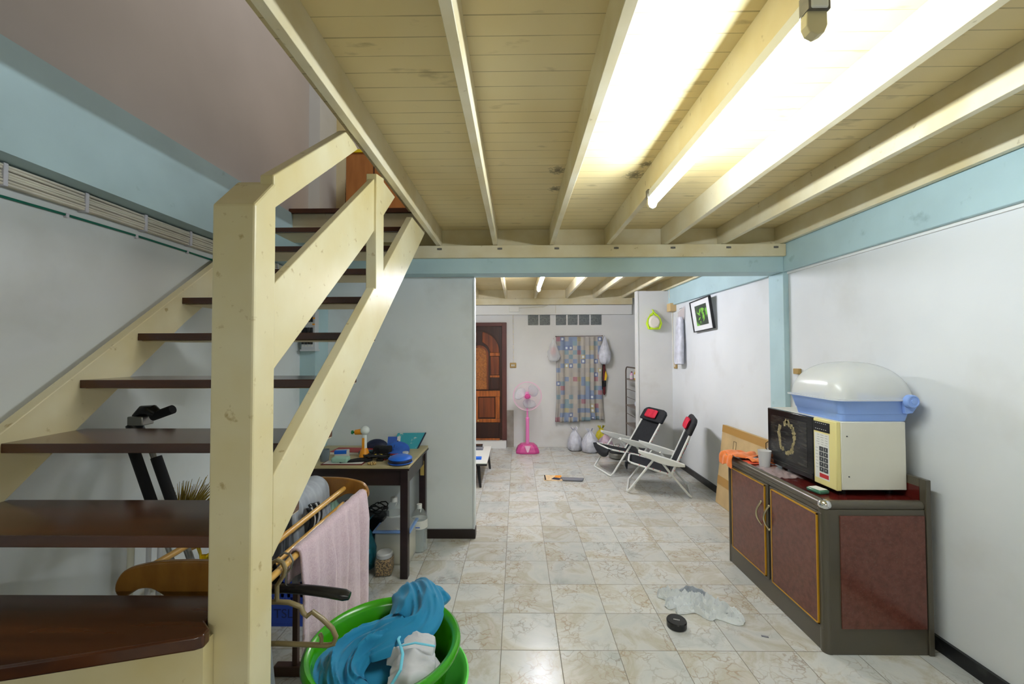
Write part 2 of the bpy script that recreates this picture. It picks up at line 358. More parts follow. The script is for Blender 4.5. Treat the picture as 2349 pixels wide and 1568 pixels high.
# ------------------------------------------------------------------ mesh helpers
class MB:
    def __init__(s): s.v = []; s.f = []; s.m = []; s.uv = {}
    def add(s, vs, fs, mi=0):
        o = len(s.v); s.v += [Vector(v) for v in vs]; s.f += [tuple(i+o for i in f) for f in fs]; s.m += [mi]*len(fs); return s
    def box(s, a, b, mi=0, rot=None, piv=None):
        (x0, y0, z0), (x1, y1, z1) = a, b
        vs = [Vector(p) for p in ((x0, y0, z0), (x1, y0, z0), (x1, y1, z0), (x0, y1, z0), (x0, y0, z1), (x1, y0, z1), (x1, y1, z1), (x0, y1, z1))]
        if rot is not None:
            c = Vector(piv) if piv is not None else (Vector(a)+Vector(b))/2
            vs = [c+rot @ (p-c) for p in vs]
        return s.add(vs, [(0, 3, 2, 1), (4, 5, 6, 7), (0, 1, 5, 4), (1, 2, 6, 5), (2, 3, 7, 6), (3, 0, 4, 7)], mi)
    def prism(s, pts, axis, a, b, mi=0):
        """2D outline extruded along an axis; x: (y,z)  y: (x,z)  z: (x,y)"""
        def P(p, t): return {'x': (t, p[0], p[1]), 'y': (p[0], t, p[1]), 'z': (p[0], p[1], t)}[axis]
        n = len(pts); vs = [P(p, a) for p in pts]+[P(p, b) for p in pts]
        fs = [tuple(range(n-1, -1, -1)), tuple(range(n, 2*n))]+[(i, (i+1) % n, (i+1) % n+n, i+n) for i in range(n)]
        return s.add(vs, fs, mi)
    def tube(s, pts, r, seg=10, mi=0, caps=True, closed=False, flat=1.0, up=None):
        pts = [Vector(p) for p in pts]; n = len(pts); rs = r if isinstance(r, (list, tuple)) else [r]*n
        rings = []; prev = None
        for i, p in enumerate(pts):
            if closed: t = (pts[(i+1) % n]-pts[i-1])
            else: t = (pts[min(i+1, n-1)]-pts[max(i-1, 0)])
            if t.length < 1e-9: t = Vector((0, 0, 1))
            t.normalize()
            if prev is None:
                u = Vector(up) if up else (Vector((0, 0, 1)) if abs(t.z) < .9 else Vector((1, 0, 0)))
                a = (u-t*u.dot(t)).normalized()
            else: a = (prev-t*prev.dot(t)).normalized()
            prev = a; b = t.cross(a)
            rings.append([p+a*(cos(2*pi*k/seg)*rs[i])*flat+b*(sin(2*pi*k/seg)*rs[i]) for k in range(seg)])
        vs = [v for rg in rings for v in rg]; fs = []
        m = n if closed else n-1
        for i in range(m):
            j = (i+1) % n
            for k in range(seg):
                fs.append((i*seg+k, i*seg+(k+1) % seg, j*seg+(k+1) % seg, j*seg+k))
        if caps and not closed: fs += [tuple(range(seg-1, -1, -1)), tuple((n-1)*seg+k for k in range(seg))]
        return s.add(vs, fs, mi)
    def lathe(s, prof, c=(0, 0, 0), axis='z', seg=28, mi=0, cap=True, sx=1, sy=1, sq=0):
        """prof: (radius, height) list"""
        c = Vector(c); vs = []
        for r, h in prof:
            for k in range(seg):
                a = 2*pi*k/seg; ca, sa = cos(a), sin(a)
                if sq:
                    e = 1-sq*.62; ca = math.copysign(abs(ca)**e, ca); sa = math.copysign(abs(sa)**e, sa)
                x, y = r*ca*sx, r*sa*sy
                p = {'z': (x, y, h), 'y': (x, h, y), 'x': (h, x, y)}[axis]
                vs.append(c+Vector(p))
        fs = []
        n = len(prof)
        for i in range(n-1):
            for k in range(seg):
                q = (i*seg+k, i*seg+(k+1) % seg, (i+1)*seg+(k+1) % seg, (i+1)*seg+k)
                fs.append(q if axis != 'y' else q[::-1])
        if cap:
            if prof[0][0] > 1e-5: fs.append(tuple(range(seg-1, -1, -1)))
            if prof[-1][0] > 1e-5: fs.append(tuple((n-1)*seg+k for k in range(seg)))
        return s.add(vs, fs, mi)
    def ball(s, c, r, mi=0, seg=16, sc=(1, 1, 1)):
        prof = [(max(r*sin(pi*i/10), 1e-4), -r*cos(pi*i/10)) for i in range(11)]
        o = len(s.v); s.lathe(prof, (0, 0, 0), 'z', seg, mi, False)
        c = Vector(c)
        for i in range(o, len(s.v)): v = s.v[i]; s.v[i] = c+Vector((v.x*sc[0], v.y*sc[1], v.z*sc[2]))
        return s
    def grid(s, fn, nu, nv, mi=0, wrap_u=False, uv=False):
        o = len(s.v); vs = []
        for i in range(nu+1):
            for j in range(nv+1): vs.append(fn(i/nu, j/nv))
        fs = []
        for i in range(nu):
            for j in range(nv):
                fs.append((i*(nv+1)+j, (i+1)*(nv+1)+j, (i+1)*(nv+1)+j+1, i*(nv+1)+j+1))
        s.add(vs, fs, mi)
        if uv:
            for i in range(nu+1):
                for j in range(nv+1): s.uv[o+i*(nv+1)+j] = (i/nu, j/nv)
        return s
    def fold(s, path, w, h, nf=5, amp=.3, mi=0, nu=40, nv=22, seed=0, twist=0.0, crease=.3, stretch_u=1.0):
        """a bundle of cloth swept along a path: half-dome section with folds running along it"""
        P = [Vector(p) for p in path]; n = len(P)
        def at(t):
            x = t*(n-1); i = min(int(x), n-2); f = x-i
            p0, p1, p2, p3 = P[max(i-1, 0)], P[i], P[i+1], P[min(i+2, n-1)]
            return .5*((2*p1)+(p2-p0)*f+(2*p0-5*p1+4*p2-p3)*f*f+(3*p1-p0-3*p2+p3)*f**3)
        def lerp(a, t):
            if not isinstance(a, (list, tuple)): return a
            x = t*(len(a)-1); i = min(int(x), len(a)-2); return a[i]+(a[i+1]-a[i])*(x-i)
        def fn(u, v):
            p = at(u); d = at(min(u+.02, 1))-at(max(u-.02, 0)); d.normalize()
            up = Vector((0, 0, 1)); sd = d.cross(up)
            if sd.length < .05: sd = Vector((1, 0, 0))
            sd.normalize(); up = sd.cross(d).normalized()
            a = v*2-1; ww = lerp(w, u); hh = lerp(h, u)
            env = max(1-abs(a)**2.2, 0)**.6
            ends = min(1, min(u, 1-u)*9+.25)
            ph = seed*1.7+2.2*sin(u*3.1+seed)+twist*u
            wv = a+.35*noise.noise(Vector((u*2.5, a*1.5, seed)))
            f = amp*hh*(1.1-2.0*abs(sin(nf*wv*1.3+ph*.5))**.8)*env+.4*amp*hh*(1-2*abs(sin(nf*wv*2.9-ph+u*4))**.7)*env
            f += crease*hh*(.35-1.6*abs(noise.noise(Vector((u*6*stretch_u+a*1.5, a*3.2, seed*3.1)))))*env
            wob = 1+.22*noise.noise(Vector((u*4, math.copysign(1, a)*2, seed+7.7)))
            return p+sd*(a*ww*wob*ends**.5)+up*((env*hh*.75+f)*ends)
        return s.grid(fn, nu, nv, mi)
    def build(s, name, mats, parent=None, loc=None, smooth=True, bevel=0, world=False, solid=0, sub=0, bseg=2, angle=35):
        me = bpy.data.meshes.new(name)
        vs = s.v
        if world and parent is not None:
            inv = root_matrix(parent).inverted(); vs = [inv @ v for v in vs]
        elif loc is not None and world:
            l = Vector(loc); vs = [v-l for v in vs]
        me.from_pydata([tuple(v) for v in vs], [], s.f)
        if isinstance(mats, str): mats = [mats]
        for k in mats: me.materials.append(M[k])
        for p, mi in zip(me.polygons, s.m): p.material_index = mi; p.use_smooth = smooth
        if s.uv:
            ul = me.uv_layers.new(name='UVMap')
            for lp in me.loops: ul.data[lp.index].uv = s.uv.get(lp.vertex_index, (0, 0))
        me.update()
        if smooth:
            try: me.set_sharp_from_angle(angle=R(angle))
            except Exception: pass
        o = bpy.data.objects.new(name, me); COL.objects.link(o)
        if parent is not None: o.parent = parent
        if loc is not None: o.location = loc
        if solid:
            md = o.modifiers.new('solid', 'SOLIDIFY'); md.thickness = solid; md.offset = 0
        if bevel:
            md = o.modifiers.new('bevel', 'BEVEL'); md.width = bevel; md.segments = bseg; md.limit_method = 'ANGLE'; md.angle_limit = R(40)
        if sub:
            md = o.modifiers.new('sub', 'SUBSURF'); md.levels = sub; md.render_levels = sub
        return o
def root_matrix(o):
    m = Matrix.Translation(o.location) @ o.rotation_euler.to_matrix().to_4x4()
    return (root_matrix(o.parent) @ m) if o.parent else m
def tag(o, label=None, cat=None, group=None, kind=None):
    if label: o['label'] = label
    if cat: o['category'] = cat
    if group: o['group'] = group
    if kind: o['kind'] = kind
    return o
def thing(name, label, cat, loc=(0, 0, 0), rot=(0, 0, 0), group=None, kind=None):
    o = bpy.data.objects.new(name, None); COL.objects.link(o); o.empty_display_size = .1
    o.location = loc; o.rotation_euler = rot if not isinstance(rot, (int, float)) else (0, 0, rot)
    return tag(o, label, cat, group, kind)
def structure(name, mb, mats, label, cat, bevel=0, smooth=False, parent=None):
    o = mb.build(name, mats, parent, smooth=smooth, bevel=bevel)
    return tag(o, label, cat, kind='structure')
def copy_tree(o, parent=None):
    c = o.copy(); COL.objects.link(c); c.parent = parent
    for ch in [x for x in bpy.data.objects if x.parent == o and x != c]: copy_tree(ch, c)
    return c
def text_obj(name, body, size, m, parent, loc, rot, ext=.0004):
    cu = bpy.data.curves.new(name, 'FONT'); cu.body = body; cu.size = size; cu.extrude = ext; cu.align_x = 'CENTER'; cu.align_y = 'CENTER'
    t = bpy.data.objects.new(name, cu); COL.objects.link(t)
    dg = bpy.context.evaluated_depsgraph_get(); me = bpy.data.meshes.new_from_object(t.evaluated_get(dg))
    bpy.data.objects.remove(t, do_unlink=True)
    me.materials.clear(); me.materials.append(M[m])
    o = bpy.data.objects.new(name, me); COL.objects.link(o); o.parent = parent; o.location = loc; o.rotation_euler = rot
    return o
def rotz(a): return Matrix.Rotation(a, 3, 'Z')

WL, WR, WB = -1.797, 2.28, 7.05       # inner faces of the left, right and back walls
ZP = 2.66                             # underside of the ceiling boards

# ================================================================== SETTING
structure('floor', MB().box((WL-.1, -5.0, -.06), (WR+.1, WB+.1, 0)), 'marble', 'floor of worn beige and grey veined marble tiles', 'floor')
structure('wall_left', MB().box((WL-.1, -5.0, 0), (WL, WB, ZP)), 'wall_grey', 'plain greyish white wall beside and under the stairs', 'wall')
structure('wall_left_upper', MB().box((-1.80, -5.0, ZP), (-1.70, 3.67, 5.2)), 'wall_pinkish', 'pinkish grey wall rising above the stairs to the upper floor', 'wall')
structure('wall_right', MB().box((WR, -5.0, 0), (WR+.1, WB, ZP)), 'wall_white', 'long white wall behind the cabinet and the folding chairs', 'wall')
bw = MB()
structure('wall_back', bw.box((WL, WB, 0), (WR, WB+.1, 2.7)), 'wall_cream', 'off-white far wall with the carved door and the curtain', 'wall')
structure('wall_partition', MB().box((WL, 3.62, 0), (-.385, 3.72, 2.28)).box((-.385, 3.612, 0), (-.372, 3.73, 2.28)), 'wall_grey', 'grey partition wall behind the cluttered desk', 'wall')
structure('wall_short', MB().box((1.785, 6.08, 0), (WR, 6.17, 2.505)).box((1.765, 6.07, 0), (1.785, 6.18, 2.505), 1), ['wall_cream', 'white_plaster'], 'short wall stub at the far right with a lime backpack on it', 'wall')
structure('wall_rear', MB().box((WL-.1, -5.1, 0), (WR+.1, -5.0, 5.2)), 'rear_wood', 'wall behind the viewer', 'wall')
structure('wall_upper_back', MB().box((-1.80, 3.67, 2.68), (WR+.1, 3.77, 5.2)), 'wall_pinkish', 'upstairs wall behind the stair head', 'wall')
structure('wall_upper_right', MB().box((WR, -5.0, 2.68), (WR+.1, 3.67, 5.2)), 'wall_pinkish', 'upstairs wall on the right', 'wall')
structure('ceiling_upper', MB().box((-1.80, -5.0, 5.2), (WR+.1, 3.77, 5.25)), 'wall_pinkish', 'upstairs ceiling above the stairwell', 'ceiling')
# blue painted concrete beams and columns
structure('trim_1', MB().box((WL, -5.0, 2.28), (-1.68, 3.39, ZP)), 'blue_paint', 'pale blue beam along the left wall above the cables', 'beam')
structure('trim_2', MB().box((WL, 3.39, 0), (-1.67, 3.62, ZP)), 'blue_paint', 'pale blue column at the left end of the partition', 'column')
structure('trim_3', MB().box((-1.70, 3.32, ZP), (-1.61, 3.67, 5.2)), 'wall_grey', 'grey green column on the upstairs wall', 'column')
structure('trim_4', MB().box((-1.67, 3.46, 2.28), (2.235, 3.66, 2.506)), 'blue_paint', 'pale blue beam crossing the room', 'beam', bevel=.004)
structure('trim_5', MB().box((2.235, -5.0, 2.28), (WR, WB, ZP)), 'blue_paint', 'pale blue beam along the top of the right wall', 'beam', bevel=.004)
structure('trim_6', MB().box((2.235, 3.47, 0), (WR, 3.67, 2.28)), 'blue_paint', 'pale blue column on the right wall', 'column', bevel=.004)
structure('trim_7', MB().box((WL, 6.99, 2.245), (1.95, WB, 2.405)), 'white_plaster', 'white beam band above the far door', 'beam', bevel=.004)
structure('trim_8', MB().box((-.18, 7.03, 0), (-.06, WB, .62)).box((-.06, 7.035, 0), (1.9, WB, .03), 1), ['concrete', 'wall_cream'], 'bare chipped plaster strip beside the far door', 'trim')
structure('trim_9', MB().box((2.268, -5.0, 2.262), (WR, 3.47, 2.28)), 'white_plaster', 'thin white line under the blue beam on the right wall', 'trim')
structure('baseboard_right', MB().box((2.262, -5.0, 0), (WR, 6.08, .075)), 'black_skirting', 'black scuffed baseboard along the right wall', 'baseboard')
structure('baseboard_partition', MB().box((-1.67, 3.604, 0), (-.385, 3.62, .078)).box((-.385, 3.604, 0), (-.366, 3.70, .078)), 'brown_skirting', 'dark brown baseboard of the partition wall', 'baseboard')

# ceiling boards, joists, ledgers
def ceiling():
    c = structure('ceiling', MB().box((-.80, -5.0, ZP), (WR, 3.05, 2.68)).box((WL, 3.05, ZP), (WR, WB, 2.68)), 'planks', 'cream painted board ceiling on exposed joists', 'ceiling')
    for x in (-.655, -.18, .295, .765, 1.244, 1.72, 2.205):
        MB().box((x-.0175, -5.0, 2.51), (x+.0175, 3.50, ZP)).build('joist', 'joist_paint', c, smooth=False, bevel=.0015, bseg=1)
    for x in (-.667, -.18, .31, .84, 1.30, 1.78, 2.205):
        MB().box((x-.0175, 3.66, 2.515), (x+.0175, WB, ZP)).build('joist', 'joist_paint', c, smooth=False, bevel=.0015, bseg=1)
    MB().box((-1.67, 3.50, 2.51), (2.235, 3.52, ZP)).build('blocking_board', 'joist_paint', c, smooth=False)
    MB().box((WL, 6.965, 2.52), (2.235, 6.985, ZP)).build('blocking_board', 'joist_paint', c, smooth=False)
    l = MB().box((-1.67, 3.42, 2.405), (2.232, 3.46, 2.507)).build('ledger_board', 'joist_paint', c, smooth=False, bevel=.003)
    for x in (-.645, -.14, .335, .83, 1.30, 1.76, 2.15):
        MB().lathe([(.011, 0), (.011, .008), (.006, .009)], (x, 3.42, 2.478), 'y', 10).box((x-.02, 3.4195, 2.47), (x+.02, 3.4199, 2.486)).build('bolt', 'lamp_grey', l)
        o = bpy.data.objects[-1] if False else None
    l2 = MB().box((WL, 6.95, 2.41), (1.95, 6.99, 2.518)).build('ledger_board', 'joist_paint', c, smooth=False, bevel=.003)
    # board at the stair head
    MB().box((-1.70, 3.05, 2.52), (-.69, 3.08, ZP)).build('header_board', 'joist_paint', c, smooth=False)
ceiling()

# glass blocks in the far wall
for i, (a, b) in enumerate(((.192, .368), (.392, .569), (.668, .845), (.870, 1.039), (1.063, 1.240), (1.264, 1.447))):
    o = thing('window_%d' % (i+1), 'grey textured glass vent block, number %d from the left above the curtain' % (i+1) if False else
              ['leftmost grey glass block high on the far wall', 'second grey glass block from the left, before the gap', 'grey glass block just right of the gap above the curtain',
               'grey glass block above the middle of the curtain', 'second grey glass block from the right end', 'rightmost grey glass block above the hanging bag'][i], 'glass block', (a, 7.05, 2.07), kind='structure')
    MB().box((0, -.006, 0), (b-a, .03, .178)).build('glass', 'glass_block', o, bevel=.006)
    MB().box((-.006, -.004, -.006), (b-a+.006, .02, 0)).box((-.006, -.004, .178), (b-a+.006, .02, .184)).box((-.006, -.004, 0), (0, .02, .178)).box((b-a, -.004, 0), (b-a+.006, .02, .178)).build('window_frame', 'wall_cream', o, smooth=False)

# carved wooden door in the far wall
def far_door():
    d = thing('door_1', 'dark carved wooden front door in the far wall', 'door', (-.64, 7.04, 0), kind='structure')
    fr = MB(); hw = .385
    for sx in (-1, 1): fr.box((sx*(hw+.0) if sx > 0 else -hw-.08, -.04, .12), ((hw+.08) if sx > 0 else -hw, .01, 2.115))
    fr.box((-hw, -.04, 2.05), (hw, .01, 2.115)); fr.build('door_frame', 'door_frame', d, smooth=False, bevel=.006)
    leaf = MB().box((-hw, -.015, .12), (hw, .01, 2.05)).build('door_leaf', 'door_dark', d, smooth=False)
    def arch(x0, x1, z0, z1, n=14):
        pts = [(x0, z0), (x1, z0)]; r = (x1-x0)/2; cx = (x0+x1)/2
        pts += [(cx+r*cos(pi*i/n), z1-r+r*sin(pi*i/n)) for i in range(n+1)]; return pts
    MB().prism(arch(-.345, .345, .97, 1.98), 'y', -.024, -.014).build('arch_panel', 'door_dark', leaf, smooth=False, bevel=.008)
    MB().prism(arch(-.125, .125, .975, 1.69), 'y', -.040, -.020).build('carved_panel', 'door_carved', leaf, smooth=False, bevel=.01)
    MB().prism(arch(-.155, .155, .97, 1.73), 'y', -.030, -.016).build('panel_moulding', 'door_mid', leaf, smooth=False, bevel=.008)
    for sx in (-1, 1):
        a, b = sorted((sx*.19, sx*.335))
        MB().box((a, -.034, 1.22), (b, -.016, 1.54)).build('side_panel', 'door_mid', leaf, smooth=False, bevel=.012)
        MB().box((a, -.034, .975), (b, -.016, 1.18)).build('side_panel', 'door_dark', leaf, smooth=False, bevel=.012)
        MB().box((a-.01, -.038, 1.545), (b+.01, -.016, 1.60)).box((a-.01, -.038, 1.18), (b+.01, -.016, 1.215)).build('rail', 'door_orange', leaf, smooth=False, bevel=.006)
        q = [(sx*.19, 1.60), (sx*.335, 1.60)]+[(sx*(.335*cos(t)), 1.62+.34*sin(t)) for t in [i*pi/2/9 for i in range(1, 9)] if .335*cos(t) > .05]+[(sx*.05, 1.94), (sx*.05, 1.78), (sx*.13, 1.72)]
        if sx < 0: q = q[::-1]
        MB().prism(q, 'y', -.033, -.016).build('arch_side_panel', 'door_mid', leaf, smooth=False, bevel=.01)
    rl = MB()
    for z0, z1 in ((.855, .955), (.42, .48)): rl.box((-.37, -.038, z0), (.35, -.015, z1))
    rl.box((.27, -.036, .48), (.345, -.015, .855)).box((-.16, -.034, .48), (-.02, -.015, .855)); rl.box((-.37, -.034, .12), (.345, -.015, .15))
    rl.build('rail', 'door_orange', leaf, smooth=False, bevel=.006)
    for a, b in ((-.36, -.17), (-.01, .26)): MB().box((a, -.03, .5), (b, -.016, .84)).build('square_panel', 'door_mid', leaf, smooth=False, bevel=.014)
    for a, b in ((-.36, -.06), (-.01, .33)): MB().box((a, -.03, .17), (b, -.016, .41)).build('square_panel', 'door_dark', leaf, smooth=False, bevel=.014)
    MB().ball((-.02, -.05, .45), .016).build('door_handle', 'brass', leaf)
    structure('trim_10', MB().box((WL, 6.93, 0), (-.185, WB, .118)), 'white_plaster', 'pale raised step below the far door', 'step')
far_door()

# ================================================================== STAIRCASE
def staircase():
    s = thing('staircase', 'cream painted wooden staircase with dark brown open treads on the left', 'staircase', (-1.24, 1.2, 0))
    def st(mb, name, mt, **k): return mb.build(name, mt, s, world=True, **k)
    zk = lambda k: 1.901+.1935*k
    yk = lambda k: 2.080+.2428*k
    for k in range(-4, 4):
        z, y = zk(k), yk(k)
        st(MB().box((-1.712, y, z-.032), (-.728, y+.27, z)).box((-1.71, y+.02, z-.036), (-.73, y+.268, z-.032), 1), 'tread', ['tread_wood', 'tread_underside'], bevel=.004)
    # nosing of the landing
    st(MB().box((-1.70, 3.03, 2.655), (-.69, 3.09, 2.692)), 'nosing', 'tread_wood', bevel=.004)
    z = .93
    st(MB().prism([(-1.76, .739), (-.785, 1.006), (-.769, 1.016), (-.772, 1.04), (-.808, 1.070), (-.808, 1.18), (-1.76, 1.18)], 'z', z-.034, z), 'winder_tread', 'tread_wood', bevel=.005)
    st(MB().prism([(-1.76, .765), (-.785, 1.035), (-.785, 1.07), (-1.76, .795)], 'z', z-.165, z-.034), 'riser', 'cream_paint', smooth=False)
    st(MB().prism([(-1.76, .30), (-1.2, .40), (-.795, 1.06), (-.795, 1.16), (-1.76, .95)], 'z', .70, .735), 'winder_tread', 'tread_wood', bevel=.005)
    st(MB().prism([(-1.2, .44), (-.80, 1.07), (-.80, 1.10), (-1.2, .48)], 'z', .58, .70), 'riser', 'cream_paint', smooth=False)
    st(MB().prism([(-1.0, .05), (-.795, 1.05), (-.795, 1.10), (-1.76, .95), (-1.76, .05)], 'z', .50, .535), 'winder_tread', 'tread_wood', bevel=.005)
    # strings
    st(MB().prism([(1.0, 1.077), (3.03, 2.684), (3.03, 2.50), (2.10, 1.773), (1.382, 1.141), (1.0, .80)], 'x', -1.757, -1.710), 'stringer', 'cream_paint', smooth=False, bevel=.003)
    st(MB().prism([(1.165, 1.27), (2.702, 2.512), (3.075, 2.512), (1.165, 1.042)], 'x', -.730, -.690), 'stringer', 'cream_paint', smooth=False, bevel=.003)
    st(MB().prism([(1.155, 2.125), (1.665, 2.53), (1.773, 2.505), (1.155, 2.026)], 'x', -.732, -.691), 'handrail', 'cream_paint', smooth=False, bevel=.004)
    st(MB().prism([(1.158, 1.809), (2.045, 2.512), (2.33, 2.505), (1.9, 2.135), (1.158, 1.562)], 'x', -.722, -.694), 'guard_rail', 'cream_paint', smooth=False, bevel=.003)
    st(MB().prism([(1.984, 1.925), (2.095, 2.012), (2.095, 2.512), (1.984, 2.49)], 'x', -.733, -.682), 'baluster', 'cream_paint', smooth=False, bevel=.003)
    st(MB().prism([(1.071, 0), (1.167, 0), (1.167, 2.112), (1.071, 2.012)], 'x', -.804, -.690), 'newel_post', 'cream_paint', smooth=False, bevel=.006)
staircase()

# upstairs furniture visible past the stair head
def upstairs():
    d = thing('cupboard', 'light brown cupboard with yellow top edge at the head of the stairs', 'cupboard', (-1.2, 3.5, 2.68))
    MB().box((-.21, -.14, 0), (.40, .14, .59)).build('body', 'upper_wood', d, smooth=False, bevel=.004)
    MB().box((-.215, -.15, .59), (.41, .145, .615)).build('top_edge', 'upper_yellow', d, smooth=False)
    MB().box((.02, -.146, .03), (.028, -.14, .57)).build('door_gap', 'dark_wood', d, smooth=False)
    structure('trim_11', MB().box((-1.61, 3.63, 2.68), (-1.53, 3.67, 4.7)), 'cream_paint', 'cream door jamb upstairs', 'trim')
upstairs()

# ================================================================== FLUORESCENT LAMPS
def tube_lamp(x, y0, y1, z, label, glow):
    t = thing('fluorescent_lamp', label, 'lamp', (x, y0, z), group='ceiling tube lamps')
    L_ = y1-y0
    MB().box((-.021, -.04, .035), (.021, L_+.04, .078)).build('housing', 'lamp_metal', t, smooth=False, bevel=.004)
    MB().tube([(0, 0, 0), (0, L_, 0)], .014, 14).build('tube', glow, t)
    for yy, sg in ((-.002, -1), (L_+.002, 1)):
        MB().prism([(-.024, .078), (-.026, .0), (-.018, -.018), (0, -.027), (.018, -.018), (.026, .0), (.024, .078)], 'y', min(yy, yy+sg*.026), max(yy, yy+sg*.026)).build('lampholder', 'lamp_cream', t, smooth=False, bevel=.003)
        MB().box((-.027, min(yy, yy+sg*.034), .034), (.027, max(yy, yy+sg*.034), .082)).build('end_cap', 'lamp_grey', t, smooth=False)
    return t
tube_lamp(.752, 1.045, 2.262, 2.432, 'bright tube lamp under the joist overhead, nearer one', 'tube_glow')
tube_lamp(.293, 4.27, 5.46, 2.437, 'bright tube lamp beyond the blue crossbeam, far one', 'tube_glow_far')

# ================================================================== CABINET AND WHAT STANDS ON IT
def cabinet():
    c = thing('sideboard', 'low dark metal cabinet with two mottled red brown doors by the right wall', 'cabinet', (1.64, 2.25, 0))
    D, W = .567, 1.005
    MB().box((.03, .0, 0), (D-.027, W, .765)).box((.004, .012, 0), (.03, W, .135)).build('body', 'cab_metal', c, smooth=False, bevel=.004)
    # rounded front corner upright and top edge
    MB().lathe([(.03, 0), (.03, .765)], (.03, .03, 0), 'z', 24).build('corner_post', 'cab_metal', c)
    MB().lathe([(.014, 0), (.014, .765)], (.014, W-.014, 0), 'z', 16).build('corner_post', 'cab_metal', c)
    MB().box((.006, .03, .745), (.03, W-.02, .765)).build('top_rail', 'cab_metal', c, smooth=False)
    MB().tube([(.026, .02, .782), (.026, W, .782)], .026, 20).build('front_edge', 'cab_metal', c)
    MB().tube([(.02, .026, .782), (D-.03, .026, .782)], .026, 20).build('side_edge', 'cab_metal', c)
    MB().box((.02, .02, .765), (D-.027, W, .803)).build('worktop', 'cab_top', c, smooth=False)
    MB().ball((.028, .028, .785), .034, sc=(1, 1, .85)).build('chrome_corner', 'chrome', c)
    MB().box((.085, -.006, .14), (D-.035, .004, .735)).build('side_panel', 'cab_laminate', c, smooth=False)
    MB().box((D-.027, -.008, 0), (D, .03, .925)).box((D-.026, .03, 0), (D, W, .925)).build('back_upright', 'cab_metal', c, smooth=False, bevel=.003)
    MB().box((D-.0275, .03, .804), (D-.026, W, .88)).build('back_rail', 'cab_top', c, smooth=False)
    for y0, y1, hy in ((.045, .440, .472), (.520, .925, .555)):
        d = MB().box((-.002, y0-.030, .125), (.012, y1+.030, .742)).build('door', 'cab_metal', c, smooth=False, bevel=.004)
        MB().box((-.008, y0, .145), (.0, y1, .725)).build('door_panel', 'cab_laminate', d, smooth=False)
        g = MB(); q = .007
        for a, b in (((y0-q, .138), (y1+q, .145)), ((y0-q, .725), (y1+q, .732)), ((y0-q, .138), (y0, .732)), ((y1, .138), (y1+q, .732))):
            g.box((-.010, a[0], a[1]), (-.001, b[0], b[1]))
        g.build('gold_edging', 'gold_trim', d, smooth=False)
        pts = [(-.006-.035*sin(pi*i/12), hy, .46+.15*i/12) for i in range(13)]
        MB().tube(pts, .006, 8).ball((-.004, hy, .46), .009).ball((-.004, hy, .61), .009).build('handle', 'satin_metal', d)
    return c
cabinet()

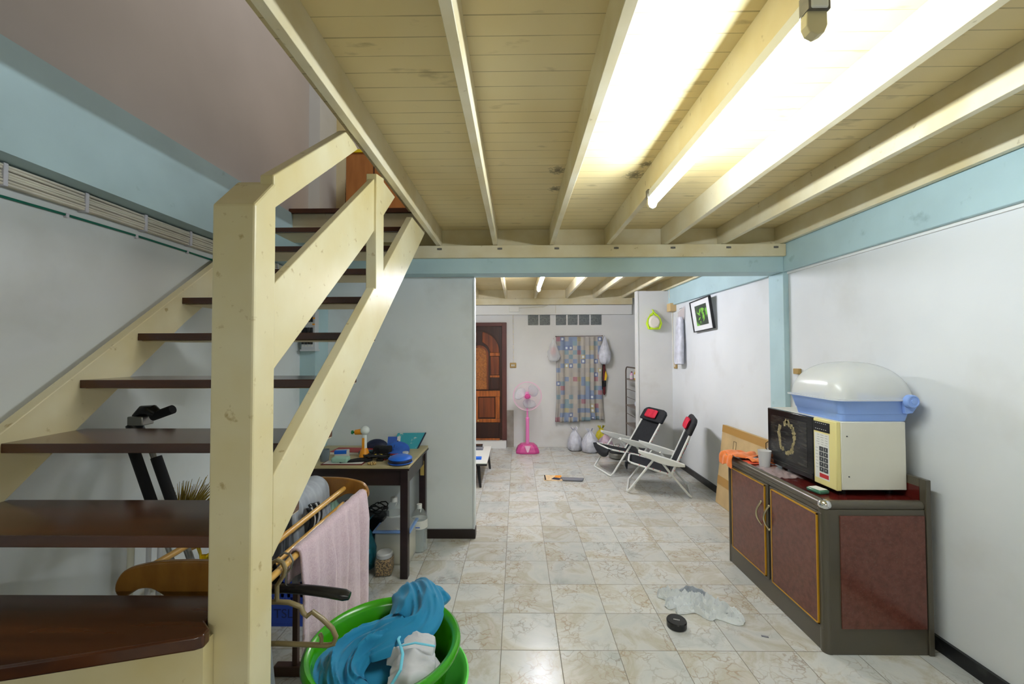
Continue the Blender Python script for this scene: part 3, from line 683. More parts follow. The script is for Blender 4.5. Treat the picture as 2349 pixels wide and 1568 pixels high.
def microwave():
    x0, y0, z0 = 1.805, 2.346, .804
    m = thing('microwave_oven', 'cream microwave oven with black glass door and yellowed control panel', 'microwave', (x0, y0, z0))
    D, W, H, F = .372, .628, .38, .034
    MB().box((.012, 0, F), (D, W, F+H)).build('body', 'mw_body', m, bevel=.004)
    for a in (.06, D-.05):
        for b in (.06, W-.06): MB().lathe([(.016, 0), (.02, F)], (a, b, 0), 'z', 14).build('foot', 'black_plastic', m)
    d = MB().box((-.018, .178, F-.004), (.012, W, F+H-.002)).build('oven_door', 'mw_black', m, bevel=.006)
    MB().box((-.0195, .23, F+.06), (-.0175, W-.04, F+H-.045)).build('window', 'mw_glass', d, smooth=False)
    rs = MB(); rnd = random.Random(3)
    pts = []
    for i in range(26):
        a = 2*pi*i/26; ra = .078+.012*rnd.uniform(-1, 1); pts.append((.425+ra*1.0*cos(a), F+.21+ra*1.30*sin(a)))
    for i in range(26):
        if i in (3, 4, 20): continue
        p, q = pts[i], pts[(i+1) % 26]; wd = rnd.uniform(.008, .017)
        n = Vector((q[1]-p[1], -(q[0]-p[0]))).normalized()*wd
        rs.prism([(p[0]-n.x, p[1]-n.y), (q[0]-n.x, q[1]-n.y), (q[0]+n.x, q[1]+n.y), (p[0]+n.x, p[1]+n.y)], 'x', -.0202, -.0194)
    rs.build('tape_residue', 'tape_residue', d, smooth=False)
    sc = MB()
    for i in range(22):
        yy = rnd.uniform(.40, .53); zz = F+rnd.uniform(.1, .32); sc.box((-.0199, yy, zz-.02), (-.0194, yy+.0007, zz+rnd.uniform(.0, .05)))
    for i in range(14):
        zz = F+.02+i*.0255; sc.box((-.0186, .19, zz), (-.0181, W-.01, zz+.0008))
    sc.build('scratches', 'mw_glass', d, smooth=False)
    MB().box((-.022, .19, F+.028), (-.017, W-.01, F+.034)).build('door_trim', 'mw_glass', d, smooth=False)
    p = MB().box((-.016, 0, F-.006), (.012, .176, F+H)).build('control_panel', 'mw_yellow', m, bevel=.005)
    MB().box((-.0175, .045, F+.305), (-.0155, .176, F+.362)).build('display', 'mw_black', p, smooth=False)
    dots = MB()
    for z_ in (F+.318, F+.352):
        dots = MB()
        for i in range(6): dots.box((-.018, .07+i*.016, z_), (-.0174, .078+i*.016, z_+.0022))
        dots.build('display_marks', 'label_white', p, smooth=False)
    MB().box((-.0172, .052, F+.03), (-.0155, .165, F+.295)).build('keypad_sheet', 'label_white', p, smooth=False)
    ln = MB()
    for i in range(5):
        for j in range(3): ln.box((-.0176, .062+j*.032, F+.285-i*.014), (-.0171, .086+j*.032-rnd.uniform(0, .01), F+.2865-i*.014))
    ln.build('keypad_print', 'key_dark', p, smooth=False); ln = MB()
    for i in range(7): ln.box((-.0176, .138, F+.205-i*.019), (-.0171, .158, F+.2065-i*.019))
    ln.build('keypad_print', 'key_dark', p, smooth=False)
    lab = '1234567890'
    for i in range(10):
        r_, c_ = divmod(i, 2); yy = .112-c_*.035; zz = F+.205-r_*.030
        k = MB().box((-.0182, yy-.0155, zz-.013), (-.0165, yy+.0155, zz+.013)).build('key', 'key_dark', p, smooth=False)
        text_obj('key_number', lab[i], .016, 'label_white', k, (-.0186, yy, zz), (R(90), 0, R(-90)), .0002)
    MB().box((-.018, .058, F+.038), (-.0165, .128, F+.062)).build('red_label', 'red_label', p, smooth=False)
    for y_, z_ in ((.045, F+.30), (.052, F+.075)):
        MB().ball((y_, -.001, z_), .004).build('screw', 'key_dark', m)
microwave()

def dish_drainer():
    cx, cy, z0 = 2.02, 2.55, 1.219
    t = thing('dish_drainer', 'light blue dish drainer with milky domed lid on top of the microwave', 'dish drainer', (cx, cy, z0))
    def rr(hx, hy, r, z, n=7):
        out = []
        for (sx, sy, a0) in ((1, 1, 0), (-1, 1, 90), (-1, -1, 180), (1, -1, 270)):
            for i in range(n):
                a = R(a0+90*i/(n-1)); out.append(Vector((sx*(hx-r)+r*cos(a), sy*(hy-r)+r*sin(a), z)))
        return out
    def loft(rings, mi=0, capb=True, capt=True):
        mb = MB(); n = len(rings[0]); vs = [v for r_ in rings for v in r_]; fs = []
        for i in range(len(rings)-1):
            for k in range(n): fs.append((i*n+k, i*n+(k+1) % n, (i+1)*n+(k+1) % n, (i+1)*n+k))
        if capb: fs.append(tuple(range(n-1, -1, -1)))
        if capt: fs.append(tuple((len(rings)-1)*n+k for k in range(n)))
        return mb.add(vs, fs, mi)
    loft([rr(.190, .185, .03, 0), rr(.198, .195, .035, .04), rr(.200, .198, .035, .042), rr(.217, .213, .04, .108), rr(.224, .222, .045, .118), rr(.224, .222, .045, .124),
          rr(.212, .210, .04, .122), rr(.185, .18, .03, .012)]).build('tray', 'blue_plastic', t)
    for k, dx in enumerate((-.10, -.03, .04, .10)):
        MB().lathe([(.0, -.006), (.05, -.004), (.082, .006)], (0, 0, 0), 'y', 22, cap=False).build('plate', 'dish_white', t, loc=(dx*.6, .05+dx, .12))
    rings = []
    for i in range(17):
        a = (1-(1-i/16)**1.5)*pi/2; f = cos(a)**.72; h = .205*sin(a)**.95 if i else 0
        hx = max(.228*f, .012); rings.append(rr(hx, hx*.97, hx*(.32+.5*i/16), .128+h))
    lid = loft([rr(.236, .232, .05, .118), rr(.236, .232, .05, .126)]+rings, capb=False).build('lid', 'clear_lid', t)
    for sx in (1,):
        MB().lathe([(.0, -.024), (.012, -.024), (.014, -.021), (.026, -.021), (.028, -.024), (.034, -.022), (.037, -.016), (.037, .004)], (0, 0, 0), 'y', 28).build('hinge_knob', 'blue_plastic', t, loc=(.158, -.232, .118))
        MB().prism([(.145, .045), (.18, .05), (.205, .085), (.214, .12), (.13, .12)], 'y', -.226, -.20).build('hinge_bracket', 'blue_plastic', t, bevel=.004)
dish_drainer()

# orange cloth over the far corner of the cabinet
def orange_cloth():
    mb = MB()
    def top(u, v):
        x = 1.612+v*.23; y = 3.285-u*.20*(1-.25*v)-.0*u
        z = .832+.010*sin(u*9+v*5)+.014*noise.noise(Vector((u*4, v*4, 1)))
        if v > .8: z -= (v-.8)*.06
        return Vector((x, y, z))
    def front(u, v):
        y = 3.285-u*.17; z = .832-v*(.085+.012*sin(u*8))
        x = 1.612-.016*sin(min(v*3, 1)*pi/2)-.006*sin(u*16+v*2)
        p = top(u, 0); return Vector((x, y, z+(p.z-.832)*(1-v)))
    mb.grid(top, 18, 12); mb.grid(lambda u, v: front(u, v), 18, 8)
    def tail(u, v): return Vector((1.70+u*.17, 3.12-u*.02-v*.10+.01*sin(u*6), .812+.016*sin(pi*v)+.006*sin(u*13)))
    mb.grid(tail, 12, 8)
    o = mb.build('cloth', 'orange_cloth', None, loc=(1.70, 3.2, .803), world=True, solid=.008, sub=1)
    tag(o, 'bright orange cloth draped over the far front corner of the cabinet', 'cloth')
orange_cloth()

def cabinet_small():
    c = thing('plastic_cup', 'frosted plastic cup beside the orange cloth on the cabinet', 'cup', (1.735, 2.93, .803))
    MB().lathe([(.0, .0), (.031, .0), (.033, .008), (.042, .115), (.044, .118), (.040, .112), (.031, .01), (0, .008)], seg=26).build('cup', 'frosted', c)
    b = thing('spice_bottle', 'small white bottle with black handle clip behind the microwave door', 'bottle', (1.86, 3.06, .803))
    MB().lathe([(.024, 0), (.026, .01), (.026, .13), (.014, .155), (.014, .165)], seg=20).build('bottle', 'bottle_clear', b)
    MB().lathe([(.0265, .03), (.0265, .10)], seg=20, cap=False).build('bottle_label', 'label_white', b)
    MB().lathe([(.016, .165), (.016, .20), (.0, .205)], seg=18).build('bottle_cap', 'white_plastic', b)
    MB().tube([(-.02, 0, .09), (-.036, 0, .10), (-.036, 0, .14), (-.02, 0, .15)], .003, 6).build('wire_clip', 'black_plastic', b)
    mb = MB()
    mb.grid(lambda u, v: Vector((1.665+v*.17, 2.66+u*.26, .806+.020*abs(noise.noise(Vector((u*5, v*5, 3))))+.012*sin(pi*u)*sin(pi*v))), 22, 18)
    tag(mb.build('plastic_wrapper', 'clear_film', None, loc=(1.75, 2.78, .803), world=True, solid=.0008), 'crumpled clear plastic wrapper on the cabinet top in front of the microwave', 'wrapper')
    mb = MB(); mb.grid(lambda u, v: Vector((1.665+v*.09, 3.0+u*.10, .806+.004*sin(u*9))), 6, 6)
    tag(mb.build('receipt', 'cup_red', None, loc=(1.7, 3.05, .803), world=True, solid=.001), 'small red paper slip lying under the wrapper on the cabinet', 'paper')
    g = thing('tissue_pack', 'small green and white packet on the cabinet edge under the oven door', 'packet', (1.735, 2.42, .803), R(12))
    MB().box((-.035, -.045, 0), (.035, .045, .022)).build('packet', 'green_pack', g, bevel=.008)
    MB().box((-.028, -.036, .022), (.028, .036, .0245)).build('packet_label', 'label_white', g, bevel=.001)
cabinet_small()

# leaning flat carton
def carton():
    t = thing('cardboard_carton', 'flat brown cardboard carton leaning on the right wall behind the cabinet', 'carton', (2.13, 3.5, 0), (0, R(6.5), 0))
    MB().box((0, 0, 0), (.045, 1.0, .83)).build('carton_panel', 'cardboard', t, smooth=False, bevel=.003)
    MB().box((-.0015, 0, .755), (.0, 1.0, .829)).box((-.0015, 0, .20), (.0, 1.0, .29)).build('packing_tape', 'cardboard_tape', t, smooth=False)
    pr = MB(); pr.box((-.002, .70, .62), (-.0005, .704, .70)).box((-.002, .75, .62), (-.0005, .754, .70)).box((-.002, .70, .698), (-.0005, .754, .703))
    pr.box((-.002, .45, .55), (-.0005, .80, .554))
    pr.build('printed_mark', 'print_black', t, smooth=False)
carton()

# ================================================================== FAR ROOM
def curtain():
    t = thing('curtain', 'blue and grey checked curtain hanging in front of the far window', 'curtain', (1.05, 7.0, .43))
    x0, x1, zt, zb = .665, 1.44, 1.865, .435
    fd = [(.0, .012), (.16, .02), (.27, .035), (.47, .02), (.62, .045), (.78, .03), (.86, .04), (.95, .02)]
    def fn(u, v):
        z = zt-(zt-zb)*v
        sp = .03*max(0, (v-.75)/.25)
        x = x0-sp*.8+(x1-x0+sp*1.6)*u
        y = 6.99-.016*sin(u*47+sin(u*9)*1.5)*(.6+.4*v)-.010*sin(u*19)
        if v > .9: y -= .014*sin(u*70)*(v-.9)*10
        z += (-.012*sin(u*7) if v > .97 else 0)+(.03*(u > .72)*max(0, v-.9)*10 if v > .9 else 0)
        return Vector((x, y, z))
    MB().grid(fn, 140, 46, uv=True).build('curtain_cloth', 'curtain', t, world=True, solid=.002)
    MB().tube([(.66, 6.985, 1.872), (1.445, 6.985, 1.880)], .005, 8).ball((.66, 6.985, 1.872), .009).ball((1.445, 6.985, 1.880), .009).build('curtain_rod', 'dark_wood', t, world=True)
curtain()

def bag(name, label, cat, loc, size, m, knots=True, seed=1, group=None, extra=None, top=1.0):
    """a filled carrier bag: sagging body that gathers into handles"""
    t = thing(name, label, cat, loc, group=group)
    sx, sy, sz = size; prof = [(0, 0), (.62, 0), (.9, .06), (1, .2), (.95, .4), (.78, .58), (.5, .74), (.26, .84), (.16, .9)]
    mb = MB(); seg = 40; vs = []; fs = []
    for i, (r_, h) in enumerate(prof):
        for k in range(seg):
            a = 2*pi*k/seg
            f = 1+.30*noise.noise(Vector((cos(a)*1.9+seed, sin(a)*1.9, h*3.5)))+.08*sin(a*7+h*9+seed)*(.3+h)+.08*noise.noise(Vector((cos(a)*6, sin(a)*6+seed, h*7)))
            vs.append(Vector((cos(a)*r_*sx/2*f, sin(a)*r_*sy/2*f, h*sz+(.0 if h < .05 else .02*noise.noise(Vector((a, h*4, seed)))*sz))))
    for i in range(len(prof)-1):
        for k in range(seg): fs.append((i*seg+k, i*seg+(k+1) % seg, (i+1)*seg+(k+1) % seg, (i+1)*seg+k))
    fs.append(tuple((len(prof)-1)*seg+k for k in range(seg)))
    mb.add(vs, fs).build('bag_body', m, t, angle=80)
    if knots:
        mb = MB()
        for s_ in (-1, 1):
            mb.grid(lambda u, v, s_=s_: Vector((s_*(.02+.10*u*sx)+.03*(v-.5)*(1+u), .02*sin(v*4+seed)+.01*s_, sz*(.88+.14*u*top)+.01*sin(v*7))), 6, 5)
        mb.build('bag_handle', m, t, solid=.003)
    return t
def hanging_bag(name, label, loc, size, m, inner=None, seed=1):
    t = thing(name, label, 'bag', loc)
    sx, sy, sz = size; prof = [(.0, 0), (.55, .01), (.9, .1), (1, .24), (.86, .42), (.6, .62), (.36, .8), (.18, .93), (.06, 1.0)]
    vs = []; fs = []; seg = 40
    for i, (r_, h) in enumerate(prof):
        for k in range(seg):
            a = 2*pi*k/seg; f = 1+.30*noise.noise(Vector((cos(a)*1.9+seed, sin(a)*1.9, h*3)))+.10*sin(a*7+seed+h*5)*(.2+h)
            vs.append(Vector((cos(a)*r_*sx/2*f, sin(a)*r_*sy/2*f, h*sz)))
    for i in range(len(prof)-1):
        for k in range(seg): fs.append((i*seg+k, i*seg+(k+1) % seg, (i+1)*seg+(k+1) % seg, (i+1)*seg+k))
    MB().add(vs, fs).build('bag_body', m, t, angle=80)
    MB().tube([(0, .02, sz+.012), (0, 0, sz+.0), (0, 0, sz-.02)], .004, 6).build('hook', 'steel', t)
    if inner: MB().ball((0, 0, sz*.45), 1, sc=(sx*.20, sy*.28, sz*.2)).build('contents', inner, t)
    return t
def far_items():
    bag('carrier_bag', 'white plastic bag on the floor, leftmost under the curtain', 'bag', (.945, 6.80, 0), (.25, .25, .37), 'white_bag', seed=2, group='bags on the far floor')
    bag('carrier_bag', 'white plastic bag on the floor in the middle, nearest to the viewer', 'bag', (1.175, 6.68, 0), (.28, .27, .37), 'white_bag', seed=5, group='bags on the far floor')
    bag('carrier_bag', 'lilac plastic bag on the floor right of the white bags', 'bag', (1.435, 6.74, 0), (.23, .24, .31), 'lilac_bag', seed=8, group='bags on the far floor')
    bag('carrier_bag', 'yellow plastic bag behind the lilac bag under the curtain', 'bag', (1.41, 6.945, 0), (.25, .16, .37), 'yellow_bag', seed=11, group='bags on the far floor')
    hanging_bag('plastic_bag', 'crinkled clear plastic bag hanging at the curtain left top corner', (.615, 6.93, 1.45), (.22, .10, .38), 'clear_bag', 'red_label', 3)
    hanging_bag('plastic_bag', 'white knotted plastic bag hanging at the curtain right top corner', (1.475, 6.93, 1.40), (.22, .14, .47), 'white_bag', None, 6)
    u = thing('umbrella', 'folded dark red umbrella with black band hanging beside the curtain', 'umbrella', (1.475, 7.0, .88))
    MB().lathe([(.008, .0), (.022, .03), (.024, .2), (.02, .5), (.01, .53)], seg=14).build('canopy', 'umbrella_red', u)
    MB().lathe([(.026, .14), (.029, .15), (.029, .235), (.026, .245)], seg=14).build('strap', 'black_fabric', u)
    MB().prism([(.0, .25), (.03, .25), (.046, .33), (.02, .41), (.008, .36)], 'y', -.03, -.015).build('yellow_tag', 'yellow_card', u, bevel=.003)
    MB().tube([(-.035, -.015, .10), (-.04, -.012, .30), (-.03, 0, .5)], .006, 8).build('cord', 'black_fabric', u)
    # switch, junction box, conduit
    s = thing('light_switch', 'brass toned double light switch on the far wall beside the door', 'switch', (-.067, 7.05, 1.34))
    MB().box((-.055, -.02, 0), (.055, 0, .088)).build('plate', 'switch_gold', s, bevel=.008)
    for dx in (-.018, .014): MB().box((dx-.011, -.026, .028), (dx+.011, -.018, .06)).build('rocker', 'label_white', s, bevel=.002)
    j = thing('junction_box', 'small white square junction box on the band above the far door', 'box', (-.045, 6.99, 2.34))
    MB().box((-.082, -.02, -.05), (.082, 0, .052)).build('cover', 'white_plastic', j, bevel=.003)
    c = thing('conduit', 'thin clipped cable running down from the junction box to the switch', 'cable', (-.06, 7.045, 1.43))
    MB().tube([(0, 0, 0), (.0, 0, .3), (-.004, 0, .82)], .007, 8).build('cable', 'cable_white', c)
    for i in range(9): MB().box((-.014, -.012, .04+i*.088), (.014, .004, .052+i*.088)).build('clip', 'clip', c)
    # wires running on the beam band
    o = MB().tube([(.03, 6.985, 2.355), (.25, 6.983, 2.366), (.45, 6.983, 2.372), (.56, 6.948, 2.42)], .004, 6).tube([(.66, 6.984, 2.26), (.66, 6.984, 2.40)], .0035, 6)
    tag(o.build('wall_wire', 'cable_white', None, loc=(.3, 6.99, 2.35), world=True), 'thin wire crossing the white band near the joist', 'wire')
far_items()

def fan():
    t = thing('pedestal_fan', 'pink pedestal fan standing by the far wall', 'fan', (.165, 6.68, 0))
    pts = [(-.185, -.10), (-.12, -.15), (.12, -.15), (.185, -.10), (.185, .10), (.12, .14), (-.12, .14), (-.185, .10)]
    def ring(s_, z): return [Vector((x*s_, y*s_, z)) for x, y in pts]
    vs = ring(1, 0)+ring(1, .03)+ring(.86, .09)+ring(.55, .14); fs = [tuple(range(7, -1, -1)), tuple(range(24, 32))]
    for i in range(3):
        for k in range(8): fs.append((i*8+k, i*8+(k+1) % 8, (i+1)*8+(k+1) % 8, (i+1)*8+k))
    MB().add(vs, fs).build('base', 'pink_dark', t, bevel=.01, smooth=False)
    MB().prism([(-.05, .13), (.05, .13), (.012, .03), (-.012, .03)], 'y', -.152, -.142).build('base_badge', 'pink_light', t, bevel=.003)
    MB().lathe([(.032, .13), (.030, .16), (.028, .5), (.031, .52), (.031, .55), (.02, .56)], seg=20).build('lower_pole', 'pink', t)
    MB().lathe([(.015, .55), (.015, .80), (.022, .82), (.022, .84)], seg=16).build('upper_pole', 'pink', t)
    MB().lathe([(.0, .10), (.045, .09), (.062, .04), (.062, -.02), (.03, -.04)], (0, 0, .905), 'y', 24).build('motor', 'pink', t)
    C_ = Vector((0, -.07, .905)); r0 = .228
    g = MB(); g.tube([C_+Vector((r0*cos(a), 0, r0*sin(a))) for a in [2*pi*i/48 for i in range(48)]], .004, 6, closed=True)
    g.tube([C_+Vector((r0*.96*cos(a), .05, r0*.96*sin(a))) for a in [2*pi*i/48 for i in range(48)]], .003, 6, closed=True)
    g.build('guard_ring', 'pink_light', t)
    wr = MB()
    for i in range(60):
        a = 2*pi*i/60
        wr.tube([C_+Vector((.04*cos(a), -.035, .04*sin(a))), C_+Vector((r0*.6*cos(a), -.032, r0*.6*sin(a))), C_+Vector((r0*cos(a), 0, r0*sin(a)))], .0008, 4)
        wr.tube([C_+Vector((.05*cos(a), .09, .05*sin(a))), C_+Vector((r0*.6*cos(a), .085, r0*.6*sin(a))), C_+Vector((r0*.97*cos(a), .05, r0*.97*sin(a)))], .0008, 4)
    tag(wr.build('guard_wires', 'pink_light', t), kind='stuff')
    for i in range(3):
        a0 = 2*pi*i/3+.5
        def bl(u, v, a0=a0):
            r_ = .045+.155*u; wd = (.42+.65*sin(pi*min(u*.8+.15, 1)))*.9; a = a0+(v-.5)*wd*1.6+u*.35
            return C_+Vector((r_*cos(a), .03+(.5-v)*.05, r_*sin(a)))
        MB().grid(bl, 10, 12).build('blade', 'fan_blade', t, solid=.002)
    MB().lathe([(.0, -.05), (.03, -.046), (.042, -.034), (.042, -.02), (.03, .0)], C_, 'y', 24).build('hub_cap', 'pink_dark', t)
fan()

def coffee_table():
    t = thing('coffee_table', 'low white topped table with black splayed legs beyond the partition', 'table', (-.95, 5.35, 0))
    MB().box((-.60, -.43, .285), (.59, .43, .30)).build('tabletop', 'table_white', t, smooth=False, bevel=.003)
    MB().box((-.598, -.428, .262), (.588, .428, .285)).build('apron', 'black_plastic', t, smooth=False)
    for sx, sy in ((-.52, -.36), (.48, -.38), (-.52, .36), (.54, .36)):
        MB().tube([(sx*1.06, sy*1.06, 0), (sx, sy, .265)], [.014, .022], 4).build('leg', 'black_plastic', t)
    b = tag(MB().box((-.05, -.04, 0), (.05, .04, .022)).build('card_box', 'bright_blue', None, loc=(-.49, 5.10, .3), bevel=.003), 'small bright blue box on the low white table', 'box')
    tag(MB().box((-.12, -.06, 0), (.12, .06, .022)).build('remote_control', 'slate', None, loc=(-.58, 5.60, .3), bevel=.004), 'dark grey handset lying on the low white table', 'remote control')
    tag(MB().box((-.12, -.05, 0), (.12, .05, .03)).build('dark_tray', 'black_plastic', None, loc=(-.60, 5.74, .3), bevel=.004), 'narrow black tray at the far edge of the low white table', 'tray')
    tag(MB().box((-.035, -.03, 0), (.035, .03, .004)).build('paper_slip', 'paper', None, loc=(-.575, 5.15, .3), bevel=.001), 'white slip of paper left of the blue box on the low table', 'paper')
coffee_table()

def magazine():
    t = thing('magazine', 'open magazine with orange picture lying on the floor in the far room', 'magazine', (.47, 5.30, 0), R(-4))
    MB().box((-.13, -.10, 0), (.10, .12, .006)).build('cover', 'book_ivory', t, smooth=False)
    MB().prism([(-.12, -.09), (-.10, -.09), (-.115, .11), (-.13, .115)], 'z', .0062, .008).build('dark_margin', 'rubber_dark', t)
    MB().prism([(.0, .02), (.09, .01), (.095, .11), (.02, .11)], 'z', .0062, .008).build('orange_picture', 'book_orange', t)
    MB().prism([(-.04, -.05), (.06, -.08), (.09, -.02), (.0, .03)], 'z', .0062, .0075).build('dark_picture', 'blue_black', t)
    tag(MB().prism([(-.10, -.07), (.14, -.095), (.17, .0), (-.12, .05)], 'z', 0, .014).build('slate_folder', 'slate', None, loc=(.67, 5.26, .006), bevel=.003), 'grey folder overlapping the open magazine on the floor', 'folder')
magazine()

def storage_rack():
    t = thing('storage_rack', 'narrow brown metal shelf rack behind the short wall stub', 'shelf rack', (1.81, 6.26, 0))
    W_, D_ = .42, .62; zt = 1.36
    for x in (0, W_):
        pts = [(x, 0, 0), (x, 0, zt-.09)]+[(x, .08-.08*cos(a), zt-.08+.08*sin(a)) for a in [pi/2*i/5 for i in range(1, 6)]]+[(x, D_-.08, zt)]+[(x, D_-.08+.08*sin(a), zt-.08+.08*cos(a)) for a in [pi/2*i/5 for i in range(1, 6)]]+[(x, D_, 0)]
        MB().tube(pts, .011, 8).build('side_frame', 'rack_brown', t)
    for z in (1.17, .74, .44, .10):
        MB().box((0, 0, z-.02), (W_, D_, z)).build('shelf', 'shelf_grey', t, smooth=False, bevel=.003)
    for z in (1.0, .87, .60):
        MB().tube([(0, 0, z), (0, D_, z)], .005, 6).tube([(0, 0, z), (0, 0, z)], .005, 6).build('side_bar', 'rack_brown', t)
    def bottle(label, x, y, z, h, r_, m, capm, cat='bottle'):
        b = thing('bottle', label, cat, (x, y, z), group='bottles on the far rack')
        MB().lathe([(r_*.95, 0), (r_, .01), (r_, h*.6), (r_*.4, h*.8), (r_*.36, h*.9)], seg=18).build('bottle_body', m, b)
        MB().lathe([(r_*.42, h*.88), (r_*.42, h), (0, h+.002)], seg=14).build('bottle_cap', capm, b)
        MB().lathe([(r_*1.02, h*.15), (r_*1.02, h*.5)], seg=18, cap=False).build('bottle_label', 'label_white', b)
    bottle('tall clear bottle with green cap on the rack top shelf', 1.90, 6.33, 1.17, .27, .035, 'bottle_clear', 'bottle_green')
    bottle('amber sauce bottle left of the green capped bottle', 1.865, 6.50, 1.17, .17, .03, 'bottle_amber', 'yellow_plastic')
    bottle('small pink bottle at the back left of the rack top shelf', 1.85, 6.68, 1.17, .12, .03, 'pink_light', 'dark_red')
    tag(MB().box((-.05, -.04, 0), (.05, .04, .02)).build('small_dish', 'red_plastic', None, loc=(1.9, 6.31+.09, 1.17), bevel=.006), 'small red dish on the rack top shelf', 'dish') if False else None
    bag('carrier_bag', 'white plastic bag stuffed on the rack second shelf', 'bag', (1.95, 6.42, .74), (.22, .22, .20), 'white_bag', seed=21, group='bags on the far rack')
    bag('carrier_bag', 'white crumpled bag on the rack third shelf', 'bag', (1.97, 6.5, .44), (.22, .22, .17), 'white_bag', seed=25, group='bags on the far rack') if False else None
    b = thing('food_box', 'tall yellow cardboard box on the rack third shelf', 'box', (1.895, 6.40, .44))
    MB().box((-.03, -.025, 0), (.03, .025, .22)).build('carton', 'yellow_card', b, bevel=.002)
    b = thing('food_box', 'white and dark red box beside the yellow box on the rack', 'box', (1.975, 6.38, .44))
    MB().box((-.03, -.025, 0), (.03, .025, .21)).build('carton', 'label_white', b, bevel=.002)
    MB().box((-.012, -.027, .12), (.02, -.025, .19)).build('carton_print', 'dark_red', b)
    b = thing('jar', 'small dark blue topped jar on the rack bottom shelf', 'jar', (1.9, 6.4, .10))
    MB().lathe([(.03, 0), (.03, .09), (.02, .11), (.02, .14)], seg=16).build('jar_body', 'bottle_clear', b)
    MB().lathe([(.022, .12), (.022, .16)], seg=16).build('jar_lid', 'label_blue', b)
    k = thing('steamer_pot', 'stacked grey metal steamer pot on the floor behind the chairs', 'pot', (1.52, 6.30, 0))
    MB().lathe([(.10, 0), (.13, .02), (.13, .075), (.12, .085), (.12, .13), (.09, .145)], seg=26).build('pot', 'steel', k)
    MB().lathe([(.122, .088), (.128, .098), (.122, .108)], seg=26, cap=False).build('pot_band', 'rubber_dark', k)
    MB().lathe([(.10, .145), (.09, .165), (.03, .18), (.0, .182)], seg=24).build('lid', 'steel', k)
    MB().tube([(-.03, 0, .178), (-.03, 0, .21), (.03, 0, .21), (.03, 0, .178)], .006, 6).build('lid_knob', 'steel', k)
storage_rack()

